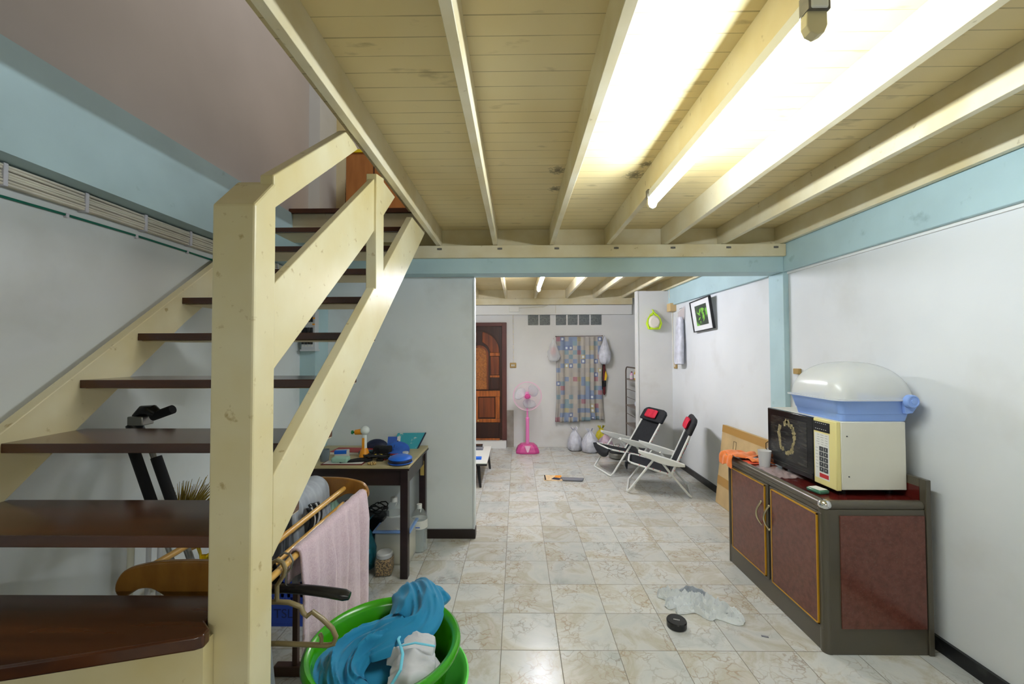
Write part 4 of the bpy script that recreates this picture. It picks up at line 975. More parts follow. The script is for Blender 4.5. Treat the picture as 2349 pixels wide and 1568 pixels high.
def wall_items():
    # picture leaning out at the top, hung askew
    t = thing('picture_frame', 'black framed photo of green leaves hanging crooked on the right wall', 'picture', (2.262, 4.965, 1.865), (R(-2.5), R(-7), 0))
    W_, H_ = .53, .385
    fr = MB(); b = .013
    fr.box((-.03, -W_/2, 0), (0, W_/2, b)).box((-.03, -W_/2, H_-b), (0, W_/2, H_)).box((-.03, -W_/2, b), (0, -W_/2+b, H_-b)).box((-.03, W_/2-b, b), (0, W_/2, H_-b))
    fr.build('frame', 'frame_black', t, smooth=False, bevel=.002)
    MB().box((-.018, -W_/2+b, b), (-.002, W_/2-b, H_-b)).build('mat_board', 'mat_board', t, smooth=False)
    MB().box((-.0195, -.155, .07), (-.0175, .155, .315)).build('photo', 'photo_print', t, smooth=False)
    lf = MB(); rnd = random.Random(5)
    for i in range(9):
        a = rnd.uniform(-1, 4); cy, cz = rnd.uniform(-.08, .07), rnd.uniform(.15, .26); L_ = rnd.uniform(.03, .055)
        d = Vector((0, cos(a), sin(a)))*L_; n = Vector((0, -sin(a), cos(a)))*L_*.32; c = Vector((-.0202, cy, cz))
        lf.add([c-d, c+n, c+d, c-n], [(0, 1, 2, 3)])
    M.setdefault('leaf', mat('leaf', (128, 196, 74), .4)); lf.build('leaf_image', 'leaf', t, smooth=False)
    # rolled white sheet in a bag
    t = thing('rolled_sheet', 'long white roll in clear plastic hanging on the right wall', 'roll', (2.20, 5.62, 1.44), (R(-4), R(3), 0))
    def fn(u, v):
        a = 2*pi*u; z = v*.64; r_ = .072*(1-.25*v**3)*(1+.06*noise.noise(Vector((cos(a), sin(a), v*3))))
        return Vector((cos(a)*r_*.75, sin(a)*r_*1.25, z))
    MB().grid(fn, 28, 14).build('roll', 'white_bag', t, angle=80)
    MB().grid(lambda u, v: Vector((.018, -.10+.22*u, .60+.18*v*(1-.3*u))), 5, 5).build('plastic_sleeve', 'clear_film', t, solid=.002)
    MB().tube([(.0, .02, .76), (.03, .02, .775), (.055, .02, .77)], .004, 6).build('hook', 'steel', t)
    tag(MB().box((-.085, -.07, 0), (0, .07, .115)).build('wooden_box', 'box_wood', None, loc=(2.279, 5.97, 2.19), bevel=.003), 'small square wooden box fixed high in the far right corner', 'box')
    s = thing('light_switch', 'small brass toned switch on the right wall near the short wall', 'switch', (2.279, 5.93, 1.37))
    MB().box((-.018, -.05, 0), (0, .05, .08)).build('plate', 'switch_gold', s, bevel=.004)
    MB().box((-.024, -.012, .022), (-.016, .012, .058)).build('rocker', 'label_white', s, bevel=.002)
    tag(MB().tube([(0, 0, 0), (0, 0, .74)], .006, 8).tube([(0, 0, .84), (-.04, 0, .96), (-.042, 0, 1.10)], .006, 8).build('corner_cable', 'cable_white', None, loc=(2.272, 6.03, 1.45)), 'thin white cable running down the far right corner', 'cable')
    # lime backpack
    b = thing('child_backpack', 'small lime and cream child backpack hanging on the short wall', 'backpack', (1.99, 6.01, 1.925))
    MB().lathe([(.0, -.055), (.055, -.052), (.076, -.03), (.082, .0), (.078, .05), (.0, .055)], (0, 0, .115), 'y', 26, sx=1.1, sy=1.22).build('pack_body', 'bag_cream', b)
    for sx in (-1, 1): MB().tube([(sx*.05, -.01, .22), (sx*.085, -.02, .16), (sx*.10, -.02, .09), (sx*.075, -.02, .02), (sx*.04, -.01, .012)], [.008, .013, .018, .016, .010], 10).build('strap', 'lime', b)
    MB().tube([(-.05, 0, .215), (-.02, -.01, .23), (0, 0, .262), (.02, -.01, .23), (.05, 0, .215)], .018, 10).tube([(0, .0, .25), (0, .02, .29), (0, .055, .30)], .009, 8).build('top_loop', 'lime', b)
    MB().box((-.06, -.035, .008), (.06, .03, .045)).build('bottom_panel', 'lime', b, bevel=.012)
    MB().ball((.004, -.036, .175), .006).ball((-.02, -.034, .15), .005).build('button', 'shirt_grey', b)
    w_ = tag(MB().box((-.03, -.03, 0), (0, .03, .045)).build('wall_socket', 'switch_gold', None, loc=(2.279, 3.36, 1.43), bevel=.004), 'small brass toned wall box above the cabinet near the blue column', 'socket')
wall_items()

# folding chairs: local u (towards the back) = x, width = y
def folding_chair(label, loc, rz, rec=0):
    t = thing('folding_chair', label, 'chair', loc, rz, group='folding beach chairs')
    W_ = .50; r_ = .0125
    def P(u, v, z): return (u, v, z)
    def side_u(n, name, m, **k): return None
    # front U leg
    fr = [P(.30, 0, .415), P(.287, 0, .395), P(.03, 0, .045), P(.004, .012, .016), P(.0, .05, r_), P(.0, W_-.05, r_), P(.004, W_-.012, .016), P(.03, W_, .045), P(.287, W_, .395), P(.30, W_, .415)]
    MB().tube(fr, r_, 10).build('leg', 'chair_tube', t)
    rr_ = [P(.375, .02, .375), P(.475, .02, .245), P(.66, .02, .03), P(.68, .03, .014), P(.684, .06, r_), P(.684, W_-.06, r_), P(.68, W_-.03, .014), P(.66, W_-.02, .03), P(.475, W_-.02, .245), P(.375, W_-.02, .375)]
    MB().tube(rr_, r_, 10).build('leg', 'chair_tube', t)
    bk = [P(.455, .03, .215), P(.475, .03, .235), P(.582, .03, .48), P(.66, .03, .66), P(.710, .04, .775), P(.720, .09, .795), P(.720, W_-.09, .795), P(.710, W_-.04, .775), P(.66, W_-.03, .66), P(.582, W_-.03, .48), P(.475, W_-.03, .235), P(.455, W_-.03, .215)]
    back_parts = [MB().tube(bk, r_, 10).build('back_frame', 'chair_tube', t)]
    st = [P(.475, .03, .235), P(.08, .03, .33), P(.03, .05, .34), P(.015, .10, .342), P(.015, W_-.10, .342), P(.03, W_-.05, .34), P(.08, W_-.03, .33), P(.475, W_-.03, .235)]
    MB().tube(st, r_*.9, 10).build('seat_frame', 'chair_tube', t)
    for v in (-.012, W_+.012):
        n_ = 16; up_ = []; lo_ = []
        for i in range(n_+1):
            u = i/n_; x = .125+.49*u; z = .503-.128*u+.006*sin(pi*u); up_.append((x, z)); lo_.append((x, z-.016-.062*sin(pi*min(u*.9+.06, 1))**.9))
        MB().prism(up_+lo_[::-1], 'y', v-.027, v+.027).build('armrest', 'chair_tube', t, bevel=.006, smooth=False)
    def seat(u, v):
        x = .01+.47*u; z = .345-.11*u; sag = -.055*sin(pi*v)*sin(pi*min(u+.12, 1))
        if u < .12: z -= .05*(1-u/.12)*sin(pi*v)
        return Vector((x, .035+(W_-.07)*v, z+sag))
    MB().grid(seat, 20, 14).build('seat', 'chair_fabric', t, solid=.006)
    def fl_(u, v):
        return Vector((.012-.035*sin(u*2.6), .03+(W_-.06)*v, .345-.135*u*sin(pi*v)**.45))
    MB().grid(fl_, 6, 14).build('seat_front', 'chair_fabric', t, solid=.006)
    def back(u, v):
        x = .475+.265*u; z = .235+.59*u; sag = .045*sin(pi*v)*sin(pi*min(u*.85+.1, 1))
        return Vector((x+sag*.9, .035+(W_-.07)*v, z-sag*.4))
    back_parts.append(MB().grid(back, 24, 14).build('backrest', 'chair_fabric', t, solid=.006))
    # padded top of the backrest wrapped over the bar
    bd = Vector((.40, 0, .916)); bn = Vector((-.916, 0, .40)); hc = Vector((.702, W_/2, .775))
    hp = []
    for dn in (-.023, .023):
        for a_, b_ in ((-.095, -W_/2-.008), (-.095, W_/2+.008), (.05, W_/2+.008), (.085, W_/2-.03), (.10, W_/2-.08), (.10, -W_/2+.08), (.085, -W_/2+.03), (.05, -W_/2-.008)):
            hp.append(hc+bd*a_+bn*dn+Vector((0, b_, 0)))
    back_parts.append(MB().add(hp, [tuple(range(8)), tuple(range(15, 7, -1))]+[(k, k+8, (k+1) % 8+8, (k+1) % 8) for k in range(8)]).build('head_panel', 'chair_fabric', t, bevel=.016, bseg=4))
    bd = Vector((.40, 0, .916)); bn = Vector((-.916, 0, .40)); pc = Vector((.696, W_/2, .775))
    def pil(u, v):
        a = 2*pi*u; ca, sa = cos(a), sin(a); q = .55
        e = 1-abs(v*2-1)**5; e = max(e, .02)**.5
        return pc+bd*(math.copysign(abs(sa)**q, sa)*.062*(.75+.25*e))+bn*(.038+math.copysign(abs(ca)**q, ca)*.026*e+.004*sin(v*14))+Vector((0, (v-.5)*.25, 0))
    back_parts.append(MB().grid(pil, 28, 16).build('head_pillow', 'red_fabric', t))
    for i in range(7):
        f = .12+i*.12; x, z = .475+.198*f, .235+.425*f
        for v in (.03, W_-.03): back_parts.append(MB().tube([(x+.012, v-.012, z+.004), (x, v, z-.004), (x-.012, v+.012, z+.006)], .0045, 6).build('lace', 'chair_lace', t))
    for i in range(5):
        f = .1+i*.19; x, z = .475-.395*f, .235+.095*f
        for v in (.03, W_-.03): MB().tube([(x, v-.012, z+.008), (x, v, z+.011), (x, v+.012, z+.006)], .0045, 6).build('lace', 'chair_lace', t)
    if rec:
        mm = Matrix.Translation((.475, 0, .235)) @ Matrix.Rotation(rec, 4, 'Y') @ Matrix.Translation((-.475, 0, -.235))
        for o in back_parts: o.data.transform(mm)
    return t
def _pad(a, b):
    (x0, y0, z0), (x1, y1, z1) = a, b; s_ = .45
    vs = [(x0, y0, z0), (x0+.03, y0, z0-.02), (x1+.035, y0+.02, z1-.03), (x1, y0+.03, z1), (x0, y1, z0), (x0+.03, y1, z0-.02), (x1+.035, y1-.02, z1-.03), (x1, y1-.03, z1)]
    return vs, [(0, 1, 2, 3), (7, 6, 5, 4), (0, 4, 5, 1), (1, 5, 6, 2), (2, 6, 7, 3), (3, 7, 4, 0)]
folding_chair('white framed folding beach chair with red pillow, nearer to the cabinet', (1.255, 4.765, 0), R(-17))
folding_chair('white framed folding beach chair with red pillow, farther one on the left', (1.205, 5.35, 0), R(15), R(10))

# ================================================================== THINGS ON THE NEAR FLOOR
def floor_things():
    s = thing('shirt', 'pale grey shirt crumpled on the marble floor before the cabinet', 'shirt', (1.13, 2.67, 0))
    mb = MB()
    F2 = lambda *p: [(x-1.13, y-2.67, .002) for x, y in p]
    K = dict(crease=.75, stretch_u=1.6, nv=40)
    mb.fold(F2((.925, 2.785), (.98, 2.755), (1.05, 2.715), (1.13, 2.68)), [.022, .036, .042, .04], [.04, .06, .07, .07], 3, .3, nu=60, seed=1, **K)
    mb.fold(F2((1.09, 2.69), (1.16, 2.655), (1.235, 2.60), (1.30, 2.545), (1.345, 2.50)), [.05, .06, .07, .062, .035], [.07, .085, .08, .06, .03], 3, .3, nu=80, seed=3, **K)
    mb.fold(F2((.935, 2.65), (1.0, 2.675), (1.08, 2.67), (1.17, 2.62)), [.024, .030, .034, .03], [.04, .055, .06, .05], 3, .3, seed=4, nu=50, crease=.6)
    mb.fold(F2((.98, 2.60), (1.03, 2.605), (1.10, 2.625)), [.014, .024, .02], [.03, .035, .03], 2, .3, seed=9, crease=.5)
    mb.fold(F2((1.11, 2.67), (1.15, 2.60), (1.185, 2.53)), [.045, .05, .025], [.06, .065, .03], 3, .3, seed=6, nu=50, **K)
    mb.build('shirt_body', 'shirt_pale', s)
    mb = MB(); mb.fold(F2((1.06, 2.76), (1.13, 2.80), (1.20, 2.76), (1.21, 2.69)), [.03, .045, .045, .03], [.03, .055, .06, .04], 3, .2, seed=12)
    mb.build('collar', 'shirt_grey', s)
    rd = MB()
    for i in range(5): rd.box((.07+.014*i, .03-.003*i, .036), (.079+.014*i, .034-.003*i, .0368))
    rd.build('red_print', 'red_label', s, smooth=False) if False else None
    c = thing('lens_cap', 'round black lens cap on the floor beside the crumpled shirt', 'lens cap', (.935, 2.475, 0), (R(0), 0, R(0)))
    MB().lathe([(.050, 0), (.056, .004), (.057, .034), (.053, .040), (.0, .040)], seg=40).build('cap_body', 'black_plastic', c)
    text_obj('cap_lettering', 'ıııııııı', .020, 'label_white', c, (0, 0, .0404), (0, 0, R(-18)), .0003)
    d = thing('paper_scrap', 'tiny grey scrap lying on the floor near the cabinet base', 'scrap', (1.40, 2.39, 0), R(-20))
    MB().box((-.018, -.006, 0), (.018, .006, .004)).build('scrap', 'slate', d, bevel=.001)
floor_things()

# ================================================================== TUB WITH LAUNDRY
def tubs():
    cx, cy = -.462, 1.445
    g = thing('washing_tub', 'large dark green plastic tub full of laundry in the foreground', 'tub', (cx, cy, .36))
    prof = [(0, .0), (.172, .0), (.182, .008), (.232, .235), (.246, .250), (.257, .258), (.262, .252), (.258, .262), (.250, .268), (.240, .262), (.226, .245), (.176, .014), (0, .012)]
    prof = [(0, 0), (.172, 0), (.182, .008), (.235, .232), (.255, .236), (.262, .246), (.260, .258), (.250, .266), (.238, .262), (.228, .245), (.176, .014), (0, .012)]
    MB().lathe(prof, seg=72, cap=False).build('tub_shell', 'tub_green', g, angle=50)
    l = thing('plastic_tub', 'light green plastic tub nested under the dark green tub', 'tub', (cx+.04, cy-.01, .0))
    MB().lathe([(0, 0), (.17, 0), (.18, .01), (.245, .50), (.252, .505), (.246, .51), (.235, .50), (.18, .345), (0, .340)], seg=60, cap=False).build('tub_shell', 'tub_light', l)
    # teal cloth
    z = .36
    mb = MB()
    def V(px, py, pz): return (cx+px, cy+py, pz)
    mb.fold([V(.0, .285, .60), V(.04, .262, .645), V(.065, .19, .635), V(.07, .10, .60), V(.0, .05, .60), V(-.08, .02, .585)], [.05, .085, .095, .11, .10, .08], [.03, .045, .055, .065, .06, .05], 2.4, .16, seed=2, nu=70, nv=40, crease=.28, stretch_u=.6)
    mb.fold([V(.10, .06, .56), V(.0, .05, .59), V(-.08, .0, .59), V(-.11, -.08, .57), V(-.08, -.15, .55), V(.0, -.17, .54)], [.06, .08, .08, .075, .075, .06], [.04, .06, .065, .065, .055, .04], 2.6, .26, seed=5, nu=70, nv=44, crease=.25, stretch_u=.5)
    mb.fold([V(-.13, .05, .545), V(-.175, -.03, .55), V(-.16, -.11, .545), V(-.08, -.18, .53)], [.05, .07, .07, .06], [.04, .06, .06, .05], 2.4, .2, seed=9, nu=60, nv=34, crease=.25, stretch_u=.5)
    mb.fold([V(.16, .22, .60), V(.12, .245, .63), V(.08, .25, .62)], [.05, .06, .04], [.03, .04, .03], 2, .16, seed=17, nu=40, nv=24, crease=.2)
    mb.ball(V(-.03, -.02, .48), .16, sc=(1, 1, .5))
    o = mb.build('cloth', 'teal_cloth', None, loc=(cx, cy, .50), world=True, angle=80)
    tag(o, 'teal blue garment heaped in the green tub and over its rim', 'garment')
    p = thing('pyjama_trousers', 'pale grey trousers with light blue piping lying in the green tub', 'trousers', (cx+.10, cy-.05, .52))
    mb = MB()
    mb.fold([(-.075, .055, .055), (0, .045, .075), (.075, .05, .065)], [.06, .085, .06], [.035, .05, .035], 2, .12, seed=3, crease=.2, stretch_u=.5)
    mb.fold([(-.05, -.03, .05), (.02, -.03, .07), (.09, -.02, .055)], [.06, .08, .06], [.035, .055, .035], 2, .14, seed=7, crease=.2, stretch_u=.5)
    mb.ball((.02, .01, .02), .085, sc=(1, .95, .55))
    mb.build('cloth_body', 'pants_grey', p, angle=80)
    MB().tube([(-.052, .09, .098), (-.05, .04, .112), (-.03, .0, .118), (.02, -.005, .132), (.085, .0, .118)], .005, 8, flat=.6).tube([(-.03, .0, .118), (-.012, -.04, .12), (-.008, -.08, .10), (-.03, -.10, .07)], .005, 8, flat=.6).build('piping', 'piping_blue', p)
    b = thing('dark_garment', 'black garment under the grey trousers in the green tub', 'garment', (cx+.06, cy-.17, .50))
    MB().fold([(-.07, 0, .02), (.0, -.01, .03), (.09, .03, .02)], [.04, .06, .04], [.03, .045, .03], 4, .4, seed=3).ball((0, 0, 0), .07, sc=(1, .8, .5)).build('cloth_body', 'black_fabric', b, angle=80)
    MB().tube([(-.01, -.01, .075), (.02, .01, .082), (.04, .0, .078), (.045, -.03, .07)], .006, 8, flat=.5).build('strap', 'strap_grey', b)
    q = thing('pail', 'pale blue upturned pail just behind the newel post', 'pail', (-1.10, 1.60, 0))
    MB().lathe([(.175, 0), (.17, .02), (.125, .50), (.12, .52), (0, .52)], seg=40).build('pail_shell', 'pail_blue', q)
tubs()

# ================================================================== CLOTHES RACK
def clothes_rack():
    Y0, Y1, XC, Z = 1.265, 2.10, -.99, .97
    t = thing('clothes_rack', 'varnished wooden clothes rack with curved end boards beside the stairs', 'clothes rack', (XC, 1.70, 0))
    # curved yoke shaped end board outline (x, z) around the centre
    def yoke():
        up = [(-.236, -.075), (-.232, -.045), (-.21, -.015), (-.17, .0), (-.10, .012), (.0, .015)]
        lo = [(0, -.115), (-.05, -.11), (-.09, -.085), (-.125, -.068), (-.165, -.070), (-.195, -.088), (-.22, -.094)]
        full_up = up+[(-x, z) for x, z in up[::-1][1:]]
        full_lo = [(-x, z) for x, z in lo[::-1]]+lo[1:]
        raw = full_up+full_lo; n_ = len(raw); out = []
        for i in range(n_):
            p0, p1, p2, p3 = raw[i-1], raw[i], raw[(i+1) % n_], raw[(i+2) % n_]
            for f in (0, .33, .66):
                out.append(tuple(.5*(2*p1[k]+(p2[k]-p0[k])*f+(2*p0[k]-5*p1[k]+4*p2[k]-p3[k])*f*f+(3*p1[k]-p0[k]-3*p2[k]+p3[k])*f**3) for k in (0, 1)))
        return out
    for yy in (Y0, Y1):
        MB().prism([(XC+x, Z+z) for x, z in yoke()][::-1], 'y', yy-.010, yy+.010).build('end_board', 'rack_wood_ply', t, world=True, bevel=.004)
        for xx in (-1.12, -.86):
            MB().box((xx-.013, yy-.013, .05), (xx+.013, yy+.013, Z-.10)).build('post', 'dark_wood', t, world=True, smooth=False, bevel=.003)
        MB().box((XC-.235, yy-.022, 0), (XC+.235, yy+.022, .05)).build('foot', 'dark_wood', t, world=True, smooth=False, bevel=.006)
    for x, z in ((-.771, Z-.055), (-.878, Z-.040), (-1.03, Z-.055), (-.885, Z-.12), (-1.20, Z-.05)):
        MB().tube([(x, Y0, z), (x, Y1, z)], .0115, 12).build('dowel', 'rack_wood', t, world=True)
clothes_rack()

def drape(name, label, cat, m, x, ztop, y0, y1, drop_r, drop_l, folds=9, amp=.008, seed=1, solid=.006, r_=.016, nu=90, skew=0):
    """a cloth hung over a dowel that runs along Y"""
    L_ = drop_r+pi*r_+drop_l
    def fn(u, v):
        s_ = v*L_; y = y0+(y1-y0)*u
        yy = y
        if s_ < drop_r: zz = ztop-(drop_r-s_); xx = x+r_; side = 1; d = (drop_r-s_)
        elif s_ < drop_r+pi*r_:
            a = (s_-drop_r)/r_; xx = x+r_*cos(a); zz = ztop+r_*sin(a); side = 0; d = 0
        else: zz = ztop-(s_-drop_r-pi*r_); xx = x-r_; side = -1; d = s_-drop_r-pi*r_
        k = min(d/.12, 1)
        f = amp*(sin(u*folds*2*pi+seed+d*1.5)+.5*sin(u*folds*3.7*pi+seed*2))*(.2+.8*k)*(1 if side >= 0 else .8)
        f += .012*noise.noise(Vector((u*6, d*2, seed)))*k
        xx += f+(side*.010*k)
        yy += (.5-u)*.0*d+.012*noise.noise(Vector((u*3, d*3, seed+5)))*k+skew*d*(u-.5)
        return Vector((xx, yy, zz))
    mb = MB().grid(fn, nu, 60)
    o = mb.build(name, m, None, loc=(x, (y0+y1)/2, ztop), world=True, solid=solid, angle=80)
    return tag(o, label, cat)
drape('towel', 'pale pink towel hanging over the front rail of the wooden rack', 'towel', 'towel_pink', -.771, .918, 1.435, 2.05, .74, .10, 5, .009, 3, .008, .020, nu=110)
drape('grey_top', 'light grey jersey top folded over the middle rail of the rack', 'garment', 'grey_jersey', -1.02, .925, 1.74, 2.085, .30, .34, 6, .012, 6, .004, .070)
def striped_cloth():
    mb = MB(); x, z0 = -.936, .93
    def fn(u, v): return Vector((x+.020+.012*sin(u*8)+.010*sin(v*5), 1.79+.085*u+.015*sin(v*4), z0+.012-.17*v))
    mb.grid(fn, 14, 20)
    o = mb.build('striped_sleeve', 'stripe_black', None, loc=(x, 1.8, z0), world=True, solid=.008)
    st = MB()
    for k in range(4): st.grid(lambda u, v, k=k: fn(.12+k*.22+.07*u, v)+Vector((.0055, 0, 0)), 2, 20)
    st.build('stripes', 'stripe_white', o, loc=(0, 0, 0), world=True, solid=.0015)
    tag(o, 'black and white striped cloth hanging beside the grey top', 'garment')
striped_cloth()

def hangers():
    # tubular gold-grey hanger, plane across the dowel
    h = thing('coat_hanger', 'bronze plastic tubular hanger hooked on the rack rail', 'hanger', (-.775, 1.335, .93))
    r_ = .0078
    hk = [(0, 0, -.05)]+[(.022*sin(a)*1.0, 0, -.018+.022*(1-cos(a))*.9-.0) for a in [0, .6, 1.2, 1.8, 2.4, 3.0, 3.6, 4.2, 4.7]]
    MB().tube([(0, 0, -.115), (0, 0, -.06), (.02, 0, -.03), (.026, 0, -.008), (.018, 0, .012), (0, 0, .02), (-.018, 0, .012), (-.024, 0, -.006)], r_*.9, 10).build('hook', 'hanger_gold', h)
    for sg in (1, -1):
        pts = [(0, 0, -.112), (sg*.04, 0, -.114), (sg*.078, 0, -.128), (sg*.085, 0, -.146), (sg*.098, 0, -.157), (sg*.116, 0, -.143), (sg*.148, 0, -.166), (sg*.180, 0, -.196), (sg*.192, 0, -.222), (sg*.184, 0, -.244), (sg*.165, 0, -.249), (0, 0, -.244)]
        MB().tube(pts, r_, 12).build('arm', 'hanger_gold', h)
        MB().tube([(sg*.145, 0, -.248), (sg*.145, 0, -.222), (sg*.14, 0, -.212)], r_*.8, 8).build('notch', 'hanger_gold', h)
    b = thing('coat_hanger', 'glossy black wide shouldered hanger hooked on the rack rail', 'hanger', (-.775, 1.385, .93))
    MB().tube([(0, 0, -.09), (0, 0, -.05), (.018, 0, -.03), (.024, 0, -.006), (.014, 0, .014), (-.006, 0, .02), (-.02, 0, .008)], .0035, 8).build('hook', 'steel', b)
    mb = MB()
    pts = []
    for i in range(25):
        s_ = -1+2*i/24; pts.append((s_*.215, 0, -.098-.024*abs(s_)**1.6))
    rr_ = [.010]+[.0165+.004*abs(-1+2*i/24) for i in range(1, 24)]+[.014]
    mb.tube(pts, rr_, 14, flat=.85); mb.build('shoulder_bar', 'black_plastic', b)
    k = tag(MB().fold([(0, 0, -.01), (.0, .02, -.07), (0, .03, -.15)], [.015, .03, .03], [.01, .025, .02], 3, .4, seed=4).build('black_cloth', 'black_fabric', None, loc=(-.885, 1.46, .905), solid=.003), 'black cloth hanging on the rack next to the pink towel', 'garment')
hangers()

def basket():
    t = thing('laundry_basket', 'blue slotted plastic basket on the floor behind the pink towel', 'basket', (-1.25, 2.62, 0))
    hw, hd, H_ = .23, .16, .34
    mb = MB(); n = 12
    def wall(p, q):
        p, q = Vector(p), Vector(q); d = (q-p)
        for i in range(n):
            a = p+d*(i/n+.25/n); b_ = p+d*(i/n+.75/n)
            for j in range(5):
                z0 = .03+j*.055
                # bars
            mb.add([p+d*(i/n)+Vector((0, 0, .02)), p+d*(i/n+.45/n)+Vector((0, 0, .02)), p+d*(i/n+.45/n)+Vector((0, 0, H_)), p+d*(i/n)+Vector((0, 0, H_))], [(0, 1, 2, 3)])
        for z0, z1 in ((0, .05), (.10, .12), (.17, .19), (.24, .26), (.30, H_)):
            mb.add([p+Vector((0, 0, z0)), q+Vector((0, 0, z0)), q+Vector((0, 0, z1)), p+Vector((0, 0, z1))], [(0, 1, 2, 3)])
    c = [(-hw, -hd, 0), (hw, -hd, 0), (hw, hd, 0), (-hw, hd, 0)]
    for i in range(4): wall(c[i], c[(i+1) % 4])
    mb.add([Vector(p)+Vector((0, 0, .005)) for p in c], [(0, 1, 2, 3)])
    mb.build('basket_body', 'basket_blue', t, smooth=False, solid=.005)
    MB().tube([(x, y, H_) for x, y, _ in c], .010, 8, closed=True).build('rim', 'basket_blue', t)
    MB().box((-hw+.01, -hd-.006, .02), (-.02, -hd-.002, .13)).build('maker_plate', 'basket_blue', t, smooth=False)
    text_obj('lettering', 'TSL', .075, 'basket_text', t, (-.135, -hd-.0065, .075), (R(90), 0, 0), .0006)
    a = thing('magazine', 'red and grey magazine standing in the blue basket', 'magazine', (-1.32, 2.60, .012), (R(-12), 0, R(-12)))
    MB().box((-.11, 0, 0), (.10, .012, .46)).build('cover', 'red_label', a, bevel=.002)
    MB().box((-.10, -.002, .28), (.03, -.0002, .45)).build('cover_picture', 'label_white', a)
    g = bag('carrier_bag', 'green and white plastic bag standing behind the striped cloth', 'bag', (-1.39, 3.12, 0), (.24, .22, .58), 'mint_pack', seed=31)
    MB().ball((.0, 0, .25), .08, sc=(1, .9, 1.2)).build('contents', 'green_plastic', g)
basket()

# ================================================================== DESK AND CLUTTER
DZ = .805
def desk():
    t = thing('desk', 'dark brown wooden table with a pale worn top against the partition', 'table', (-1.25, 3.30, 0))
    x0, x1, y0, y1 = -1.665, -.775, 2.955, 3.60
    MB().box((x0, y0, DZ-.022), (x1, y1, DZ)).build('tabletop', 'desk_top', t, world=True, bevel=.004)
    MB().box((x0+.001, y0-.002, DZ-.034), (x1+.002, y1, DZ-.0215)).build('top_edging', 'desk_dark', t, world=True, smooth=False)
    for a, b in (((x0+.03, y0+.02), (x1-.03, y0+.04)), ((x0+.03, y1-.045), (x1-.03, y1-.025)), ((x1-.045, y0+.04), (x1-.025, y1-.045)), ((x0+.025, y0+.04), (x0+.045, y1-.045))):
        MB().box((a[0], a[1], DZ-.145), (b[0], b[1], DZ-.03)).build('apron', 'desk_dark', t, world=True, smooth=False)
    for lx in (x0+.01, x1-.065):
        for ly in (y0+.008, y1-.065):
            MB().box((lx, ly, 0), (lx+.055, ly+.055, DZ-.03)).build('leg', 'desk_dark', t, world=True, smooth=False, bevel=.003)
    MB().box((x1-.054, y1-.068, DZ-.24), (x1-.022, y1-.0655, DZ-.115)).build('brass_plate', 'brass', t, world=True, bevel=.001)
desk()

